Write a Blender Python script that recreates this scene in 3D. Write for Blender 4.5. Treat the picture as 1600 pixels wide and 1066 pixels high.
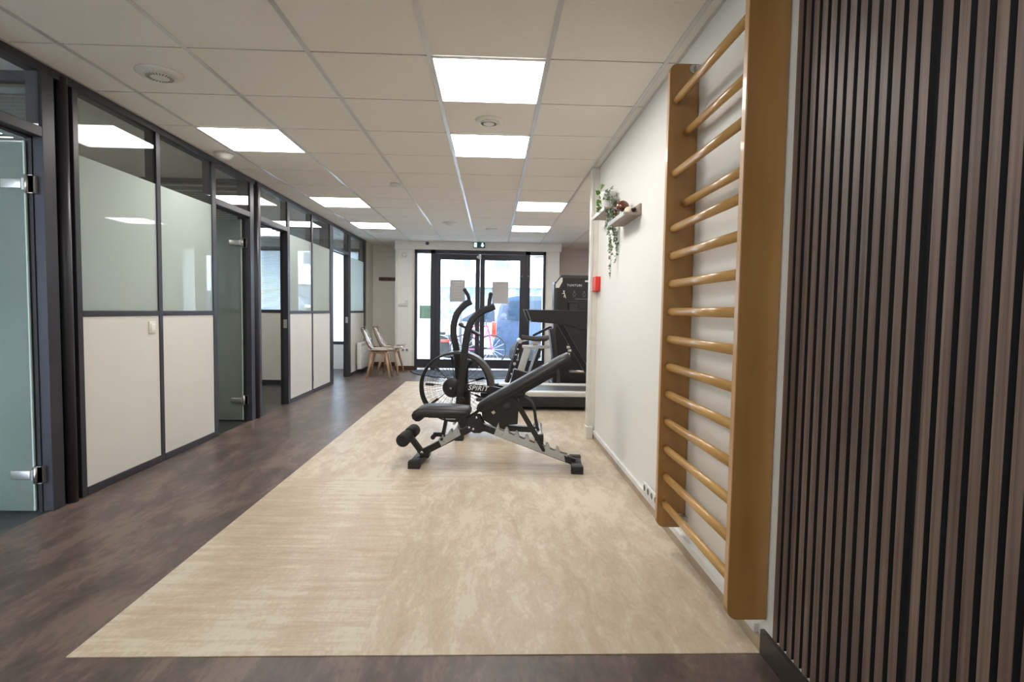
import bpy, bmesh, math, random
from mathutils import Vector, Matrix, Euler
random.seed(7)
for o in list(bpy.data.objects): bpy.data.objects.remove(o)
SC = bpy.context.scene
COL = SC.collection
PI = math.pi

# ------------------------------------------------------------------ camera
F_PX, YAW, PITCH, ROLL, CAM_Z = 859.25, .0353, -.0541, .0156, 1.1381
CEIL = 2.412
def cam_axes():
    cy, sy, cp, sp, cr, sr = math.cos(YAW), math.sin(YAW), math.cos(PITCH), math.sin(PITCH), math.cos(ROLL), math.sin(ROLL)
    f = Vector((sy*cp, cy*cp, sp)); r = Vector((cy, -sy, 0)); u = r.cross(f)
    return cr*r + sr*u, -sr*r + cr*u, f
cam = bpy.data.objects.new('camera', bpy.data.cameras.new('camera')); COL.objects.link(cam)
r_, u_, f_ = cam_axes()
cam.matrix_world = Matrix(((r_.x, u_.x, -f_.x, 0), (r_.y, u_.y, -f_.y, 0), (r_.z, u_.z, -f_.z, CAM_Z), (0, 0, 0, 1)))
cam.data.sensor_width = 36; cam.data.lens = F_PX/1600*36
cam.data.clip_start = .02; cam.data.clip_end = 300
SC.camera = cam
# ------------------------------------------------------------------ world, light, exposure
W = bpy.data.worlds.new('overcast_sky'); SC.world = W; W.use_nodes = True
bg = W.node_tree.nodes['Background']; bg.inputs[0].default_value = (.70, .84, 1, 1); bg.inputs[1].default_value = 10.0
SC.view_settings.view_transform = 'Standard'; SC.view_settings.look = 'None'
SC.view_settings.exposure = 1.0; SC.view_settings.gamma = 1; SC.view_settings.use_curve_mapping = False
# added fill lamp behind the viewpoint, standing in for unseen daylight
al = bpy.data.lights.new('rear_fill', 'AREA'); al.shape = 'RECTANGLE'; al.size = 3.0; al.size_y = 1.5; al.energy = 12; al.color = (1, .97, .93)
ao = bpy.data.objects.new('rear_fill', al); COL.objects.link(ao); ao.location = (-.75, -3.5, 1.25); ao.rotation_euler = (PI/2, 0, PI)
LED = 9.0
LED_COL = (1, .965, .915)

# ------------------------------------------------------------------ materials
def nodes(name):
    m = bpy.data.materials.new(name); m.use_nodes = True
    nt = m.node_tree; return m, nt, nt.nodes, nt.links, nt.nodes['Principled BSDF']
def mat(name, col, rough=.5, metal=0., spec=.5, col2=None, scale=(8, 8, 8), detail=4, bump=0., coat=0., lo=.35, hi=.65, bscale=None):
    m, nt, N, L, b = nodes(name)
    b.inputs['Base Color'].default_value = (*col, 1)
    b.inputs['Roughness'].default_value = rough; b.inputs['Metallic'].default_value = metal
    b.inputs['Specular IOR Level'].default_value = spec; b.inputs['Coat Weight'].default_value = coat
    if col2 is None: col2 = tuple(c*.9 for c in col)
    tc = N.new('ShaderNodeTexCoord'); mp = N.new('ShaderNodeMapping'); mp.inputs['Scale'].default_value = scale
    nz = N.new('ShaderNodeTexNoise'); nz.inputs['Scale'].default_value = 1; nz.inputs['Detail'].default_value = detail
    cr = N.new('ShaderNodeValToRGB'); cr.color_ramp.elements[0].position = lo; cr.color_ramp.elements[1].position = hi
    cr.color_ramp.elements[0].color = (*col2, 1); cr.color_ramp.elements[1].color = (*col, 1)
    L.new(tc.outputs['Object'], mp.inputs['Vector']); L.new(mp.outputs['Vector'], nz.inputs['Vector'])
    L.new(nz.outputs['Fac'], cr.inputs['Fac']); L.new(cr.outputs['Color'], b.inputs['Base Color'])
    if bump:
        bp = N.new('ShaderNodeBump'); bp.inputs['Strength'].default_value = bump; bp.inputs['Distance'].default_value = .002
        if bscale:
            n2 = N.new('ShaderNodeTexNoise'); n2.inputs['Scale'].default_value = bscale; n2.inputs['Detail'].default_value = 3
            L.new(tc.outputs['Object'], n2.inputs['Vector']); L.new(n2.outputs['Fac'], bp.inputs['Height'])
        else: L.new(nz.outputs['Fac'], bp.inputs['Height'])
        L.new(bp.outputs['Normal'], b.inputs['Normal'])
    return m
def emis(name, col, s):
    m, nt, N, L, b = nodes(name); b.inputs['Base Color'].default_value = (.8, .8, .8, 1)
    b.inputs['Emission Color'].default_value = (*col, 1); b.inputs['Emission Strength'].default_value = s; return m
def fresnel2(N, L, ior):
    # same reflectance from both faces of a thin pane
    fr = N.new('ShaderNodeFresnel'); ge = N.new('ShaderNodeNewGeometry'); mx = N.new('ShaderNodeMix'); mx.data_type = 'FLOAT'
    mx.inputs[2].default_value = ior; mx.inputs[3].default_value = 1/ior
    L.new(ge.outputs['Backfacing'], mx.inputs[0]); L.new(mx.outputs[0], fr.inputs['IOR']); return fr
def glass(name, tint=(.93, .96, .95), ior=1.5, rough=0.0):
    m, nt, N, L, b = nodes(name); N.remove(b); out = N['Material Output']
    tr = N.new('ShaderNodeBsdfTransparent'); tr.inputs[0].default_value = (*tint, 1)
    gl = N.new('ShaderNodeBsdfGlossy'); gl.inputs['Roughness'].default_value = rough
    fr = fresnel2(N, L, ior)
    mx = N.new('ShaderNodeMixShader'); L.new(fr.outputs[0], mx.inputs[0]); L.new(tr.outputs[0], mx.inputs[1]); L.new(gl.outputs[0], mx.inputs[2])
    L.new(mx.outputs[0], out.inputs[0]); return m
def frosted(name, dcol, tcol, wt=.5, see=.0, gloss_rough=.015):
    m, nt, N, L, b = nodes(name); N.remove(b); out = N['Material Output']
    di = N.new('ShaderNodeBsdfDiffuse'); di.inputs[0].default_value = (*dcol, 1)
    tl = N.new('ShaderNodeBsdfTranslucent'); tl.inputs[0].default_value = (*tcol, 1)
    m1 = N.new('ShaderNodeMixShader'); m1.inputs[0].default_value = wt
    L.new(di.outputs[0], m1.inputs[1]); L.new(tl.outputs[0], m1.inputs[2]); last = m1
    if see:
        tr = N.new('ShaderNodeBsdfTransparent'); m3 = N.new('ShaderNodeMixShader'); m3.inputs[0].default_value = see
        L.new(m1.outputs[0], m3.inputs[1]); L.new(tr.outputs[0], m3.inputs[2]); last = m3
    gl = N.new('ShaderNodeBsdfGlossy'); gl.inputs['Roughness'].default_value = gloss_rough
    fr = fresnel2(N, L, 1.5)
    m2 = N.new('ShaderNodeMixShader'); L.new(fr.outputs[0], m2.inputs[0]); L.new(last.outputs[0], m2.inputs[1]); L.new(gl.outputs[0], m2.inputs[2])
    L.new(m2.outputs[0], out.inputs[0]); return m

def vinyl(name, stops, mscale, rough, tile=None):
    """marbled vinyl: streaks that run along Y in some sheets and along X in others"""
    m, nt, N, L, b = nodes(name)
    tc = N.new('ShaderNodeTexCoord')
    def streak(sc, seed, dist=2.2, rot=.35):
        mp = N.new('ShaderNodeMapping'); mp.inputs['Scale'].default_value = sc; mp.inputs['Location'].default_value = (seed, seed*2, 0); mp.inputs['Rotation'].default_value = (0, 0, rot)
        nz = N.new('ShaderNodeTexNoise'); nz.inputs['Scale'].default_value = 1; nz.inputs['Detail'].default_value = 9; nz.inputs['Roughness'].default_value = .68; nz.inputs['Distortion'].default_value = dist
        L.new(tc.outputs['Object'], mp.inputs[0]); L.new(mp.outputs[0], nz.inputs['Vector']); return nz.outputs['Fac']
    a = streak((mscale*4.2, mscale*1.3, 1), 3.1, .5, -.32); c = streak((mscale*.9, mscale*6.5, 1), 7.7, .35, .05); big = streak((2.0, .8, 1), 1.3, .6, -.35)
    fine = streak((mscale*22, mscale*9, 1), 5.2, .3, -.3)
    if tile is not None:
        mp = N.new('ShaderNodeMapping'); mp.inputs['Scale'].default_value = (1/1.15, 1/.95, 0); mp.inputs['Location'].default_value = (.37, .12, 0); L.new(tc.outputs['Object'], mp.inputs[0])
        vf = N.new('ShaderNodeVectorMath'); vf.operation = 'FLOOR'; L.new(mp.outputs[0], vf.inputs[0])
        wn = N.new('ShaderNodeTexWhiteNoise'); wn.noise_dimensions = '2D'; L.new(vf.outputs[0], wn.inputs['Vector'])
        msk = N.new('ShaderNodeMath'); msk.operation = 'GREATER_THAN'; msk.inputs[1].default_value = tile; L.new(wn.outputs['Value'], msk.inputs[0])
        mx = N.new('ShaderNodeMix'); mx.data_type = 'FLOAT'; L.new(msk.outputs[0], mx.inputs[0]); L.new(a, mx.inputs[2]); L.new(c, mx.inputs[3]); src = mx.outputs[0]
    else: src = a
    ad0 = N.new('ShaderNodeMix'); ad0.data_type = 'FLOAT'; ad0.inputs[0].default_value = .33; L.new(src, ad0.inputs[2]); L.new(fine, ad0.inputs[3])
    ad = N.new('ShaderNodeMix'); ad.data_type = 'FLOAT'; ad.inputs[0].default_value = .40; L.new(ad0.outputs[0], ad.inputs[2]); L.new(big, ad.inputs[3])
    cr = N.new('ShaderNodeValToRGB'); e = cr.color_ramp.elements
    e[0].position = stops[0][0]; e[0].color = (*stops[0][1], 1); e[1].position = stops[-1][0]; e[1].color = (*stops[-1][1], 1)
    for p, c_ in stops[1:-1]: q = e.new(p); q.color = (*c_, 1)
    L.new(ad.outputs[0], cr.inputs[0]); L.new(cr.outputs[0], b.inputs['Base Color'])
    b.inputs['Roughness'].default_value = rough; b.inputs['Specular IOR Level'].default_value = .4
    return m
M = {}
M['beige'] = vinyl('beige_marbled_vinyl', [(.42, (.47, .36, .26)), (.465, (.51, .41, .305)), (.505, (.545, .455, .345)), (.55, (.62, .55, .435))], 3.2, .42, tile=.68)
M['brown'] = vinyl('brown_marbled_vinyl', [(.42, (.066, .048, .044)), (.47, (.092, .068, .060)), (.51, (.115, .084, .073)), (.555, (.175, .122, .098))], 1.9, .36)
M['slate'] = mat('dark_slate_tile', (.035, .036, .036), .3, col2=(.02, .021, .022), scale=(4, 4, 4))
M['wall'] = mat('white_wall_paint', (.84, .83, .80), .6, col2=(.82, .81, .78), scale=(2, 2, 2))
M['cream_wall'] = mat('cream_wall_paint', (.76, .735, .67), .6, col2=(.74, .715, .65), scale=(2, 2, 2))
M['pink_wall'] = mat('pale_pink_wall_paint', (.66, .59, .565), .6, col2=(.64, .57, .545), scale=(2, 2, 2))
M['tile'] = mat('mineral_ceiling_tile', (.87, .84, .79), .9, spec=.1, col2=(.85, .82, .77), scale=(60, 60, 60), bump=.15, bscale=400)
M['tee'] = mat('ceiling_tee_paint', (.66, .65, .64), .28, metal=.2, spec=.6)
M['groove'] = mat('ceiling_shadow_gap', (.14, .13, .12), .9)
M['anth'] = mat('anthracite_aluminium', (.044, .044, .054), .40, metal=.2, spec=.4, col2=(.040, .040, .049))
M['anthdark'] = mat('black_gasket', (.012, .012, .014), .6)
M['panel'] = mat('cream_laminate_panel', (.72, .70, .645), .45, col2=(.70, .68, .625), scale=(3, 3, 3))
M['glass'] = glass('clear_partition_glass', (.80, .82, .81))
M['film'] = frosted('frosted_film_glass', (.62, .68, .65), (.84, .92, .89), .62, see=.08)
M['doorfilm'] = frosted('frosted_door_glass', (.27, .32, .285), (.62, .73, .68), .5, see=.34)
M['shopfilm'] = frosted('white_frosted_shop_glass', (.8, .85, .9), (.85, .9, .95), .7, see=.1)
M['doorglass'] = glass('entrance_door_glass', (.95, .97, .98))
M['edgeglass'] = mat('pale_glass_edge', (.42, .50, .46), .2)
M['steel'] = mat('brushed_steel', (.55, .54, .52), .32, metal=.9)
M['chrome'] = mat('polished_chrome', (.75, .75, .75), .12, metal=1)
M['palesilver'] = mat('pale_silver_rail', (.60, .60, .57), .4, metal=.1)
M['silver'] = mat('silver_paint', (.50, .51, .51), .35, metal=.4)
M['black'] = mat('black_powder_coat', (.012, .012, .015), .38, col2=(.010, .010, .012))
M['vinylpad'] = mat('black_vinyl_upholstery', (.022, .022, .026), .42, bump=.25, bscale=300)
M['rubber'] = mat('black_rubber', (.016, .016, .017), .62)
M['rimgrey'] = mat('warm_grey_fan_rim', (.075, .070, .064), .38, metal=.2)
M['foam'] = mat('black_foam_grip', (.020, .020, .022), .75, bump=.4, bscale=220)
M['charc'] = mat('charcoal_plastic', (.045, .046, .050), .4)
M['offwhite'] = mat('off_white_plastic', (.74, .72, .66), .4)
M['white'] = mat('white_plastic', (.80, .80, .79), .35)
M['red'] = mat('red_plastic', (.72, .035, .02), .35)
M['oak'] = mat('pale_oak', (.50, .32, .20), .5, col2=(.40, .25, .15), scale=(30, 30, 4))
M['cushion'] = mat('white_leatherette', (.75, .77, .77), .45)
M['acrylic'] = glass('clear_smoked_acrylic', (.84, .75, .67), 1.45)
M['honey'] = mat('honey_varnished_beech', (.36, .19, .058), .36, col2=(.28, .135, .034), scale=(14, 14, 1.6), detail=6, coat=.25, lo=.3, hi=.7)
M['rung'] = mat('varnished_beech_rung', (.62, .37, .13), .3, col2=(.48, .26, .07), scale=(30, 3, 30), detail=6, coat=.35, lo=.3, hi=.7)
M['edge'] = mat('pale_beech_edge', (.62, .36, .18), .4, col2=(.55, .31, .14), scale=(20, 20, 2), coat=.2)
M['felt'] = mat('black_felt_backing', (.010, .011, .012), .95)
M['shelfwood'] = mat('grey_brown_shelf_wood', (.34, .27, .22), .5, col2=(.27, .21, .17), scale=(30, 3, 30))
M['skirt'] = mat('beige_vinyl_skirting', (.46, .37, .27), .45, col2=(.38, .30, .215), scale=(3, 9, 30))
M['darkskirt'] = mat('dark_vinyl_skirting', (.045, .034, .03), .4, col2=(.035, .026, .023))
M['darkwood'] = mat('dark_red_brown_wood', (.10, .035, .02), .45)
M['led'] = emis('led_panel_diffuser', LED_COL, LED)
M['grille'] = mat('grey_grille_slot', (.16, .16, .15), .7)
M['exitgreen'] = mat('exit_green', (.02, .16, .13), .4)
M['exitglow'] = emis('exit_pictogram_light', (.75, 1, .93), 1.3)
M['leaf'] = mat('variegated_ivy_leaf', (.50, .56, .42), .45, col2=(.06, .11, .05), scale=(70, 70, 70), lo=.46, hi=.62)
M['leaf2'] = mat('bright_green_leaf', (.13, .26, .035), .45, col2=(.07, .17, .02), scale=(60, 60, 60))
M['stem'] = mat('green_stem', (.12, .17, .07), .6)
M['pot'] = mat('white_ceramic_pot', (.78, .78, .74), .25)
M['brownglaze'] = mat('brown_glazed_wood', (.13, .035, .015), .18, coat=.5)
M['creamstone'] = mat('cream_stone', (.78, .70, .56), .4)
M['paper'] = frosted('beige_poster_paper', (.72, .66, .61), (.36, .33, .31), .55, gloss_rough=.6)
M['paperink'] = mat('pale_poster_lettering', (.72, .69, .66), .8)
M['paperink2'] = mat('soft_pink_poster_lettering', (.62, .42, .38), .8)
M['mat'] = mat('charcoal_doormat_pile', (.035, .042, .055), .95, col2=(.024, .03, .04), scale=(200, 200, 200), bump=.5)
M['blind'] = mat('grey_aluminium_blind', (.42, .42, .43), .45)
M['asphalt'] = mat('grey_asphalt', (.30, .30, .31), .9, col2=(.24, .24, .25), scale=(20, 20, 20))
M['paving'] = mat('pale_paving_slabs', (.60, .60, .58), .8, col2=(.5, .5, .49), scale=(5, 5, 5))
M['facade'] = mat('white_render_facade', (.80, .80, .78), .8)
M['facwin'] = mat('grey_blue_window_pane', (.06, .08, .12), .25)
M['shopfront'] = mat('blue_grey_shopfront', (.030, .055, .10), .3, col2=(.16, .20, .26), scale=(3, 3, 5))
M['carblue'] = mat('slate_blue_car_paint', (.055, .085, .15), .22, metal=.2, coat=.6)
M['carwhite'] = mat('white_car_paint', (.75, .76, .78), .22, coat=.6)
M['carnavy'] = mat('bright_blue_car_paint', (.02, .12, .42), .22, coat=.6)
M['carglass'] = mat('dark_car_glass', (.03, .05, .08), .06, coat=.4)
M['tail'] = mat('red_tail_light', (.85, .05, .03), .2, coat=.5)
M['magenta'] = mat('magenta_paint', (.75, .05, .35), .35)
M['signblue'] = mat('violet_blue_sign_face', (.25, .20, .62), .5)
M['greenpanel'] = mat('soft_green_panel', (.085, .13, .08), .6)

def slat_material():
    m, nt, N, L, b = nodes('walnut_slat_veneer')
    tc = N.new('ShaderNodeTexCoord'); sx = N.new('ShaderNodeSeparateXYZ'); L.new(tc.outputs['Object'], sx.inputs[0])
    d = N.new('ShaderNodeMath'); d.operation = 'DIVIDE'; d.inputs[1].default_value = .0412; L.new(sx.outputs[1], d.inputs[0])
    fl = N.new('ShaderNodeMath'); fl.operation = 'FLOOR'; L.new(d.outputs[0], fl.inputs[0])
    wn = N.new('ShaderNodeTexWhiteNoise'); wn.noise_dimensions = '1D'; L.new(fl.outputs[0], wn.inputs['W'])
    mp = N.new('ShaderNodeMapping'); mp.inputs['Scale'].default_value = (60, 120, 2.2); L.new(tc.outputs['Object'], mp.inputs[0])
    nz = N.new('ShaderNodeTexNoise'); nz.inputs['Scale'].default_value = 1; nz.inputs['Detail'].default_value = 6; nz.inputs['Distortion'].default_value = .4
    L.new(mp.outputs[0], nz.inputs['Vector'])
    cr = N.new('ShaderNodeValToRGB'); cr.color_ramp.elements[0].position = .3; cr.color_ramp.elements[1].position = .7
    cr.color_ramp.elements[0].color = (.080, .049, .037, 1); cr.color_ramp.elements[1].color = (.175, .120, .095, 1)
    L.new(nz.outputs['Fac'], cr.inputs[0])
    mr = N.new('ShaderNodeMapRange'); mr.inputs['To Min'].default_value = .78; mr.inputs['To Max'].default_value = 1.2; L.new(wn.outputs['Value'], mr.inputs[0])
    hs = N.new('ShaderNodeHueSaturation'); L.new(mr.outputs[0], hs.inputs['Value']); L.new(cr.outputs[0], hs.inputs['Color'])
    L.new(hs.outputs[0], b.inputs['Base Color']); b.inputs['Roughness'].default_value = .45
    return m
M['slat'] = slat_material()

# ------------------------------------------------------------------ object helpers
ROOT = {}
def tagit(o, label=None, cat=None, group=None, kind=None):
    if label: o['label'] = label
    if cat: o['category'] = cat
    if group: o['group'] = group
    if kind: o['kind'] = kind
    return o
def thing(name, label, cat, loc=(0, 0, 0), rz=0, group=None, kind=None):
    o = bpy.data.objects.new(name, None); COL.objects.link(o); o.empty_display_size = .1
    o.location = loc; o.rotation_euler = (0, 0, rz)
    ROOT[o.name] = Matrix.Translation(Vector(loc)) @ Matrix.Rotation(rz, 4, 'Z')
    return tagit(o, label, cat, group, kind)
def root_of(o):
    while o.parent: o = o.parent
    return o
class MB:
    """collects shapes; build() links them as ONE mesh object. world=True: given in world coordinates, else in the thing's own"""
    def __init__(s, world=False): s.bm = bmesh.new(); s.world = world; s.mats = [None]; s.cur = 0
    def use(s, m):
        if m not in s.mats: s.mats.append(m)
        s.cur = s.mats.index(m); return s
    def _f(s, vs, smooth=False):
        try: f = s.bm.faces.new(vs)
        except ValueError: return None
        f.material_index = s.cur; f.smooth = smooth; return f
    def box(s, x0, x1, y0, y1, z0, z1, X=None):
        P = [(x, y, z) for z in (z0, z1) for y in (y0, y1) for x in (x0, x1)]
        v = [s.bm.verts.new((X @ Vector(p)) if X else p) for p in P]
        for q in ((0, 2, 3, 1), (4, 5, 7, 6), (0, 1, 5, 4), (2, 6, 7, 3), (0, 4, 6, 2), (1, 3, 7, 5)): s._f([v[i] for i in q])
        return s
    def rbox(s, x0, x1, y0, y1, z0, z1, r=.01, X=None, seg=3):
        b2 = bmesh.new(); bmesh.ops.create_cube(b2, size=1)
        for v in b2.verts: v.co = Vector(((x0+x1)/2+v.co.x*(x1-x0), (y0+y1)/2+v.co.y*(y1-y0), (z0+z1)/2+v.co.z*(z1-z0)))
        bmesh.ops.bevel(b2, geom=b2.edges[:], offset=r, segments=seg, affect='EDGES', profile=.5)
        s._merge(b2, X, True); return s
    def _merge(s, b2, X=None, smooth=False):
        mp = {}
        for v in b2.verts: mp[v] = s.bm.verts.new((X @ v.co) if X else v.co)
        for f in b2.faces: s._f([mp[v] for v in f.verts], smooth)
        b2.free()
    def prism(s, poly, axis, a, b, X=None, smooth=False):
        """poly: 2-D outline; axis 'x': (y,z), 'y': (x,z), 'z': (x,y); extruded from a to b"""
        def P(p, t): return {'x': (t, p[0], p[1]), 'y': (p[0], t, p[1]), 'z': (p[0], p[1], t)}[axis]
        A = [s.bm.verts.new((X @ Vector(P(p, a))) if X else P(p, a)) for p in poly]
        B = [s.bm.verts.new((X @ Vector(P(p, b))) if X else P(p, b)) for p in poly]
        n = len(poly); s._f(A[::-1]); s._f(B)
        for i in range(n): s._f([A[i], A[(i+1) % n], B[(i+1) % n], B[i]], smooth)
        return s
    def tube(s, pts, r, seg=10, closed=False, sec=None, up=None, caps=True):
        """sweep; r number or list; sec = 2-D outline (side, up) scaled by r"""
        pts = [Vector(p) for p in pts]; n = len(pts)
        rs = r if isinstance(r, (list, tuple)) else [r]*n
        circ = sec or [(math.cos(2*PI*k/seg), math.sin(2*PI*k/seg)) for k in range(seg)]
        rings = []; prev = None
        for i, p in enumerate(pts):
            a = pts[(i-1) % n] if (i or closed) else p; b = pts[(i+1) % n] if (i < n-1 or closed) else p
            t = (b-a).normalized()
            if prev is None:
                ref = Vector(up) if up else (Vector((0, 0, 1)) if abs(t.z) < .9 else Vector((1, 0, 0)))
            else: ref = Vector(up) if up else prev
            side = t.cross(ref).normalized(); upv = side.cross(t).normalized(); prev = upv
            rings.append([s.bm.verts.new(p + (side*c[0] + upv*c[1])*rs[i]) for c in circ])
        m = len(circ); sm = sec is None
        for i in range(n if closed else n-1):
            A, B = rings[i], rings[(i+1) % n]
            for k in range(m): s._f([A[k], A[(k+1) % m], B[(k+1) % m], B[k]], sm)
        if caps and not closed: s._f(rings[0][::-1]); s._f(rings[-1])
        return s
    def cyl(s, p0, p1, r, seg=20, r2=None): return s.tube([p0, p1], [r, r if r2 is None else r2], seg)
    def bar(s, p0, p1, w, h, up=(0, 0, 1)):
        return s.tube([p0, p1], 1, sec=[(-w/2, -h/2), (w/2, -h/2), (w/2, h/2), (-w/2, h/2)], up=up)
    def ball(s, c, r, sc=(1, 1, 1), X=None, seg=16):
        b2 = bmesh.new(); bmesh.ops.create_uvsphere(b2, u_segments=seg, v_segments=seg//2+2, radius=r)
        for v in b2.verts: v.co = Vector((v.co.x*sc[0]+c[0], v.co.y*sc[1]+c[1], v.co.z*sc[2]+c[2]))
        s._merge(b2, X, True); return s
    def lathe(s, prof, c, axis='z', seg=32):
        """prof: (radius, height) list around axis through c"""
        rings = []
        for (r, h) in prof:
            R = []
            for k in range(seg):
                a = 2*PI*k/seg; p = (r*math.cos(a), r*math.sin(a), h)
                p = {'z': p, 'x': (p[2], p[0], p[1]), 'y': (p[0], p[2], p[1])}[axis]
                R.append(s.bm.verts.new((p[0]+c[0], p[1]+c[1], p[2]+c[2])))
            rings.append(R)
        for i in range(len(rings)-1):
            for k in range(seg): s._f([rings[i][k], rings[i][(k+1) % seg], rings[i+1][(k+1) % seg], rings[i+1][k]], True)
        s._f(rings[0][::-1]); s._f(rings[-1]); return s
    def grid(s, f, nu, nv, smooth=True):
        V = [[s.bm.verts.new(f(i/nu, j/nv)) for j in range(nv+1)] for i in range(nu+1)]
        for i in range(nu):
            for j in range(nv): s._f([V[i][j], V[i+1][j], V[i+1][j+1], V[i][j+1]], smooth)
        return s
    def text(s, body, X, size=.1, depth=.002, shear=0, bold=0., space=1.):
        cu = bpy.data.curves.new('lettering', 'FONT'); cu.body = body; cu.size = size; cu.extrude = depth; cu.shear = shear
        cu.offset = bold; cu.align_x = 'CENTER'; cu.align_y = 'CENTER'; cu.space_character = space
        ob = bpy.data.objects.new('lettering', cu); COL.objects.link(ob)
        dg = bpy.context.evaluated_depsgraph_get(); me = bpy.data.meshes.new_from_object(ob.evaluated_get(dg))
        b2 = bmesh.new(); b2.from_mesh(me); bpy.data.objects.remove(ob); bpy.data.curves.remove(cu); bpy.data.meshes.remove(me)
        s._merge(b2, X); return s
    def build(s, name, m, parent=None, bevel=0., label=None, cat=None, group=None, kind=None, solid=0., subd=0):
        bm = s.bm; off = None
        bmesh.ops.recalc_face_normals(bm, faces=bm.faces[:])
        if parent is not None and s.world: bm.transform(ROOT[root_of(parent).name].inverted())
        if parent is None:
            xs = [v.co for v in bm.verts]; off = Vector(((min(v.x for v in xs)+max(v.x for v in xs))/2, (min(v.y for v in xs)+max(v.y for v in xs))/2, min(v.z for v in xs)))
            if kind != 'structure':
                for v in bm.verts: v.co -= off
            else: off = None
        me = bpy.data.meshes.new(name); bm.to_mesh(me); bm.free()
        me.materials.append(m)
        for q in s.mats[1:]: me.materials.append(q)
        o = bpy.data.objects.new(name, me); COL.objects.link(o)
        if off is not None: o.location = off; ROOT[o.name] = Matrix.Translation(off)
        else: ROOT.setdefault(o.name, Matrix.Identity(4))
        if parent is not None: o.parent = parent
        if solid: md = o.modifiers.new('solid', 'SOLIDIFY'); md.thickness = solid; md.offset = 0
        if bevel:
            md = o.modifiers.new('bevel', 'BEVEL'); md.width = bevel; md.segments = 2; md.limit_method = 'ANGLE'; md.angle_limit = .7
        if subd: md = o.modifiers.new('subd', 'SUBSURF'); md.levels = subd; md.render_levels = subd
        return tagit(o, label, cat, group, kind)
def dup(o, loc=None, rz=None, label=None, group=None, parent=None):
    c = o.copy(); COL.objects.link(c)
    if parent: c.parent = parent
    for ch in list(o.children): dup(ch, parent=c)
    if loc is not None: c.location = loc
    if rz is not None: c.rotation_euler = (0, 0, rz)
    if parent is None: ROOT[c.name] = Matrix.Translation(c.location) @ Matrix.Rotation(c.rotation_euler.z, 4, 'Z')
    if label: c['label'] = label
    if group: c['group'] = group
    return c
def wb(): return MB(True)
def arc(c, r, a0, a1, n, plane='xz', t=0):
    out = []
    for i in range(n+1):
        a = a0+(a1-a0)*i/n; u, v = c[0]+r*math.cos(a), c[1]+r*math.sin(a)
        out.append({'xz': (u, t, v), 'xy': (u, v, t), 'yz': (t, u, v)}[plane])
    return out
def smoothpath(P, n=6):
    """Catmull-Rom through points"""
    P = [Vector(p) for p in P]; Q = [P[0]*2-P[1]]+P+[P[-1]*2-P[-2]]; out = []
    for i in range(1, len(Q)-2):
        a, b, c, d = Q[i-1:i+3]
        for k in range(n):
            t = k/n; out.append(.5*((2*b)+(c-a)*t+(2*a-5*b+4*c-d)*t*t+(3*b-a-3*c+d)*t**3))
    out.append(P[-1]); return out

# ================================================================== SETTING
XL, XR, YB, YALC, YEND = -2.40, .926, 10.39, 11.1, 4.94
XFAR, YBACK, XOFF, XGYM = -5.0, -3.6, -4.95, 2.9
ST = 'structure'
wb().box(XL-.02, XGYM, YBACK, YALC, -.10, 0).build('floor', M['brown'], kind=ST, cat='floor', label='dark brown marbled vinyl floor along the glazed offices')
wb().box(-1.36, XR, 1.762, 8.71, 0, .003).box(XR, 2.88, YEND+.12, 8.71, 0, .003).build('floor_beige', M['beige'], kind=ST, cat='floor', label='beige marbled vinyl floor area under the exercise machines')
wb().box(XOFF, XL-.02, YBACK, YB+.2, -.10, 0).build('floor_office', M['slate'], kind=ST, cat='floor', label='dark slate tiled floor inside the glazed offices')
# ceiling tiles (600 mm grid) with tees
X0, Y0, T = -.3373, 2.8432, .6
LIGHTS = [(0, 0), (0, 2), (-3, 2), (-3, 6), (-3, 9), (1, 6), (1, 9), (0, -5), (-3, -4), (4, 5), (4, 8)]
def clipped(a0, a1, lo, hi): return max(a0, lo), min(a1, hi)
ct = wb()
for i in range(-4, 6):
    for j in range(-12, 15):
        if (i, j) in LIGHTS: continue
        x0, x1 = clipped(X0+i*T+.011, X0+(i+1)*T-.011, XL, XGYM)
        y0, y1 = clipped(Y0+j*T+.006, Y0+(j+1)*T-.006, YBACK, YALC)
        if x1-x0 < .02 or y1-y0 < .02: continue
        if x0 > XR-.02 and y0 < YEND: continue
        if y0 < YEND+.1: x1 = min(x1, XR+.02)
        ct.box(x0, x1, y0, y1, CEIL, CEIL+.014)
ct.build('ceiling', M['tile'], kind=ST, cat='ceiling', label='white suspended ceiling of square mineral tiles')
wb().box(XOFF, XGYM, YBACK, YALC, CEIL+.02, CEIL+.06).build('ceiling_slab', M['groove'], kind=ST, cat='ceiling', label='dark sheet above the ceiling tiles, coloured like shade in their gaps')  # dark colour of this sheet paints the shade in the gaps between tiles
tb = wb()
for i in range(-3, 6):
    x = X0+i*T
    if x > XGYM: continue
    y0 = YBACK if x < XR else YEND
    tb.box(x-.012, x+.012, y0, YALC, CEIL-.004, CEIL+.001)
tb.box(XR-.014, XR, YBACK, YEND, CEIL-.003, CEIL+.001).box(XL, XL+.02, YBACK, YALC, CEIL-.003, CEIL+.001)
tb.build('trim_1', M['tee'], kind=ST, cat='ceiling grid', label='pale metal ceiling grid bars running towards the entrance')
tb = wb()
for j in range(-12, 15):
    y = Y0+j*T
    if YBACK < y < YALC: tb.box(XL, XR if y < YEND else XGYM, y-.006, y+.000, CEIL+.006, CEIL+.009)
tb.build('trim_2', M['tee'], kind=ST, cat='ceiling grid', label='thin recessed cross bars of the ceiling grid')
wb().box(XOFF, XL-.10, YBACK, YB+.2, CEIL, CEIL+.015).build('ceiling_office', M['tile'], kind=ST, cat='ceiling', label='grey white ceiling inside the glazed offices')
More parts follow.
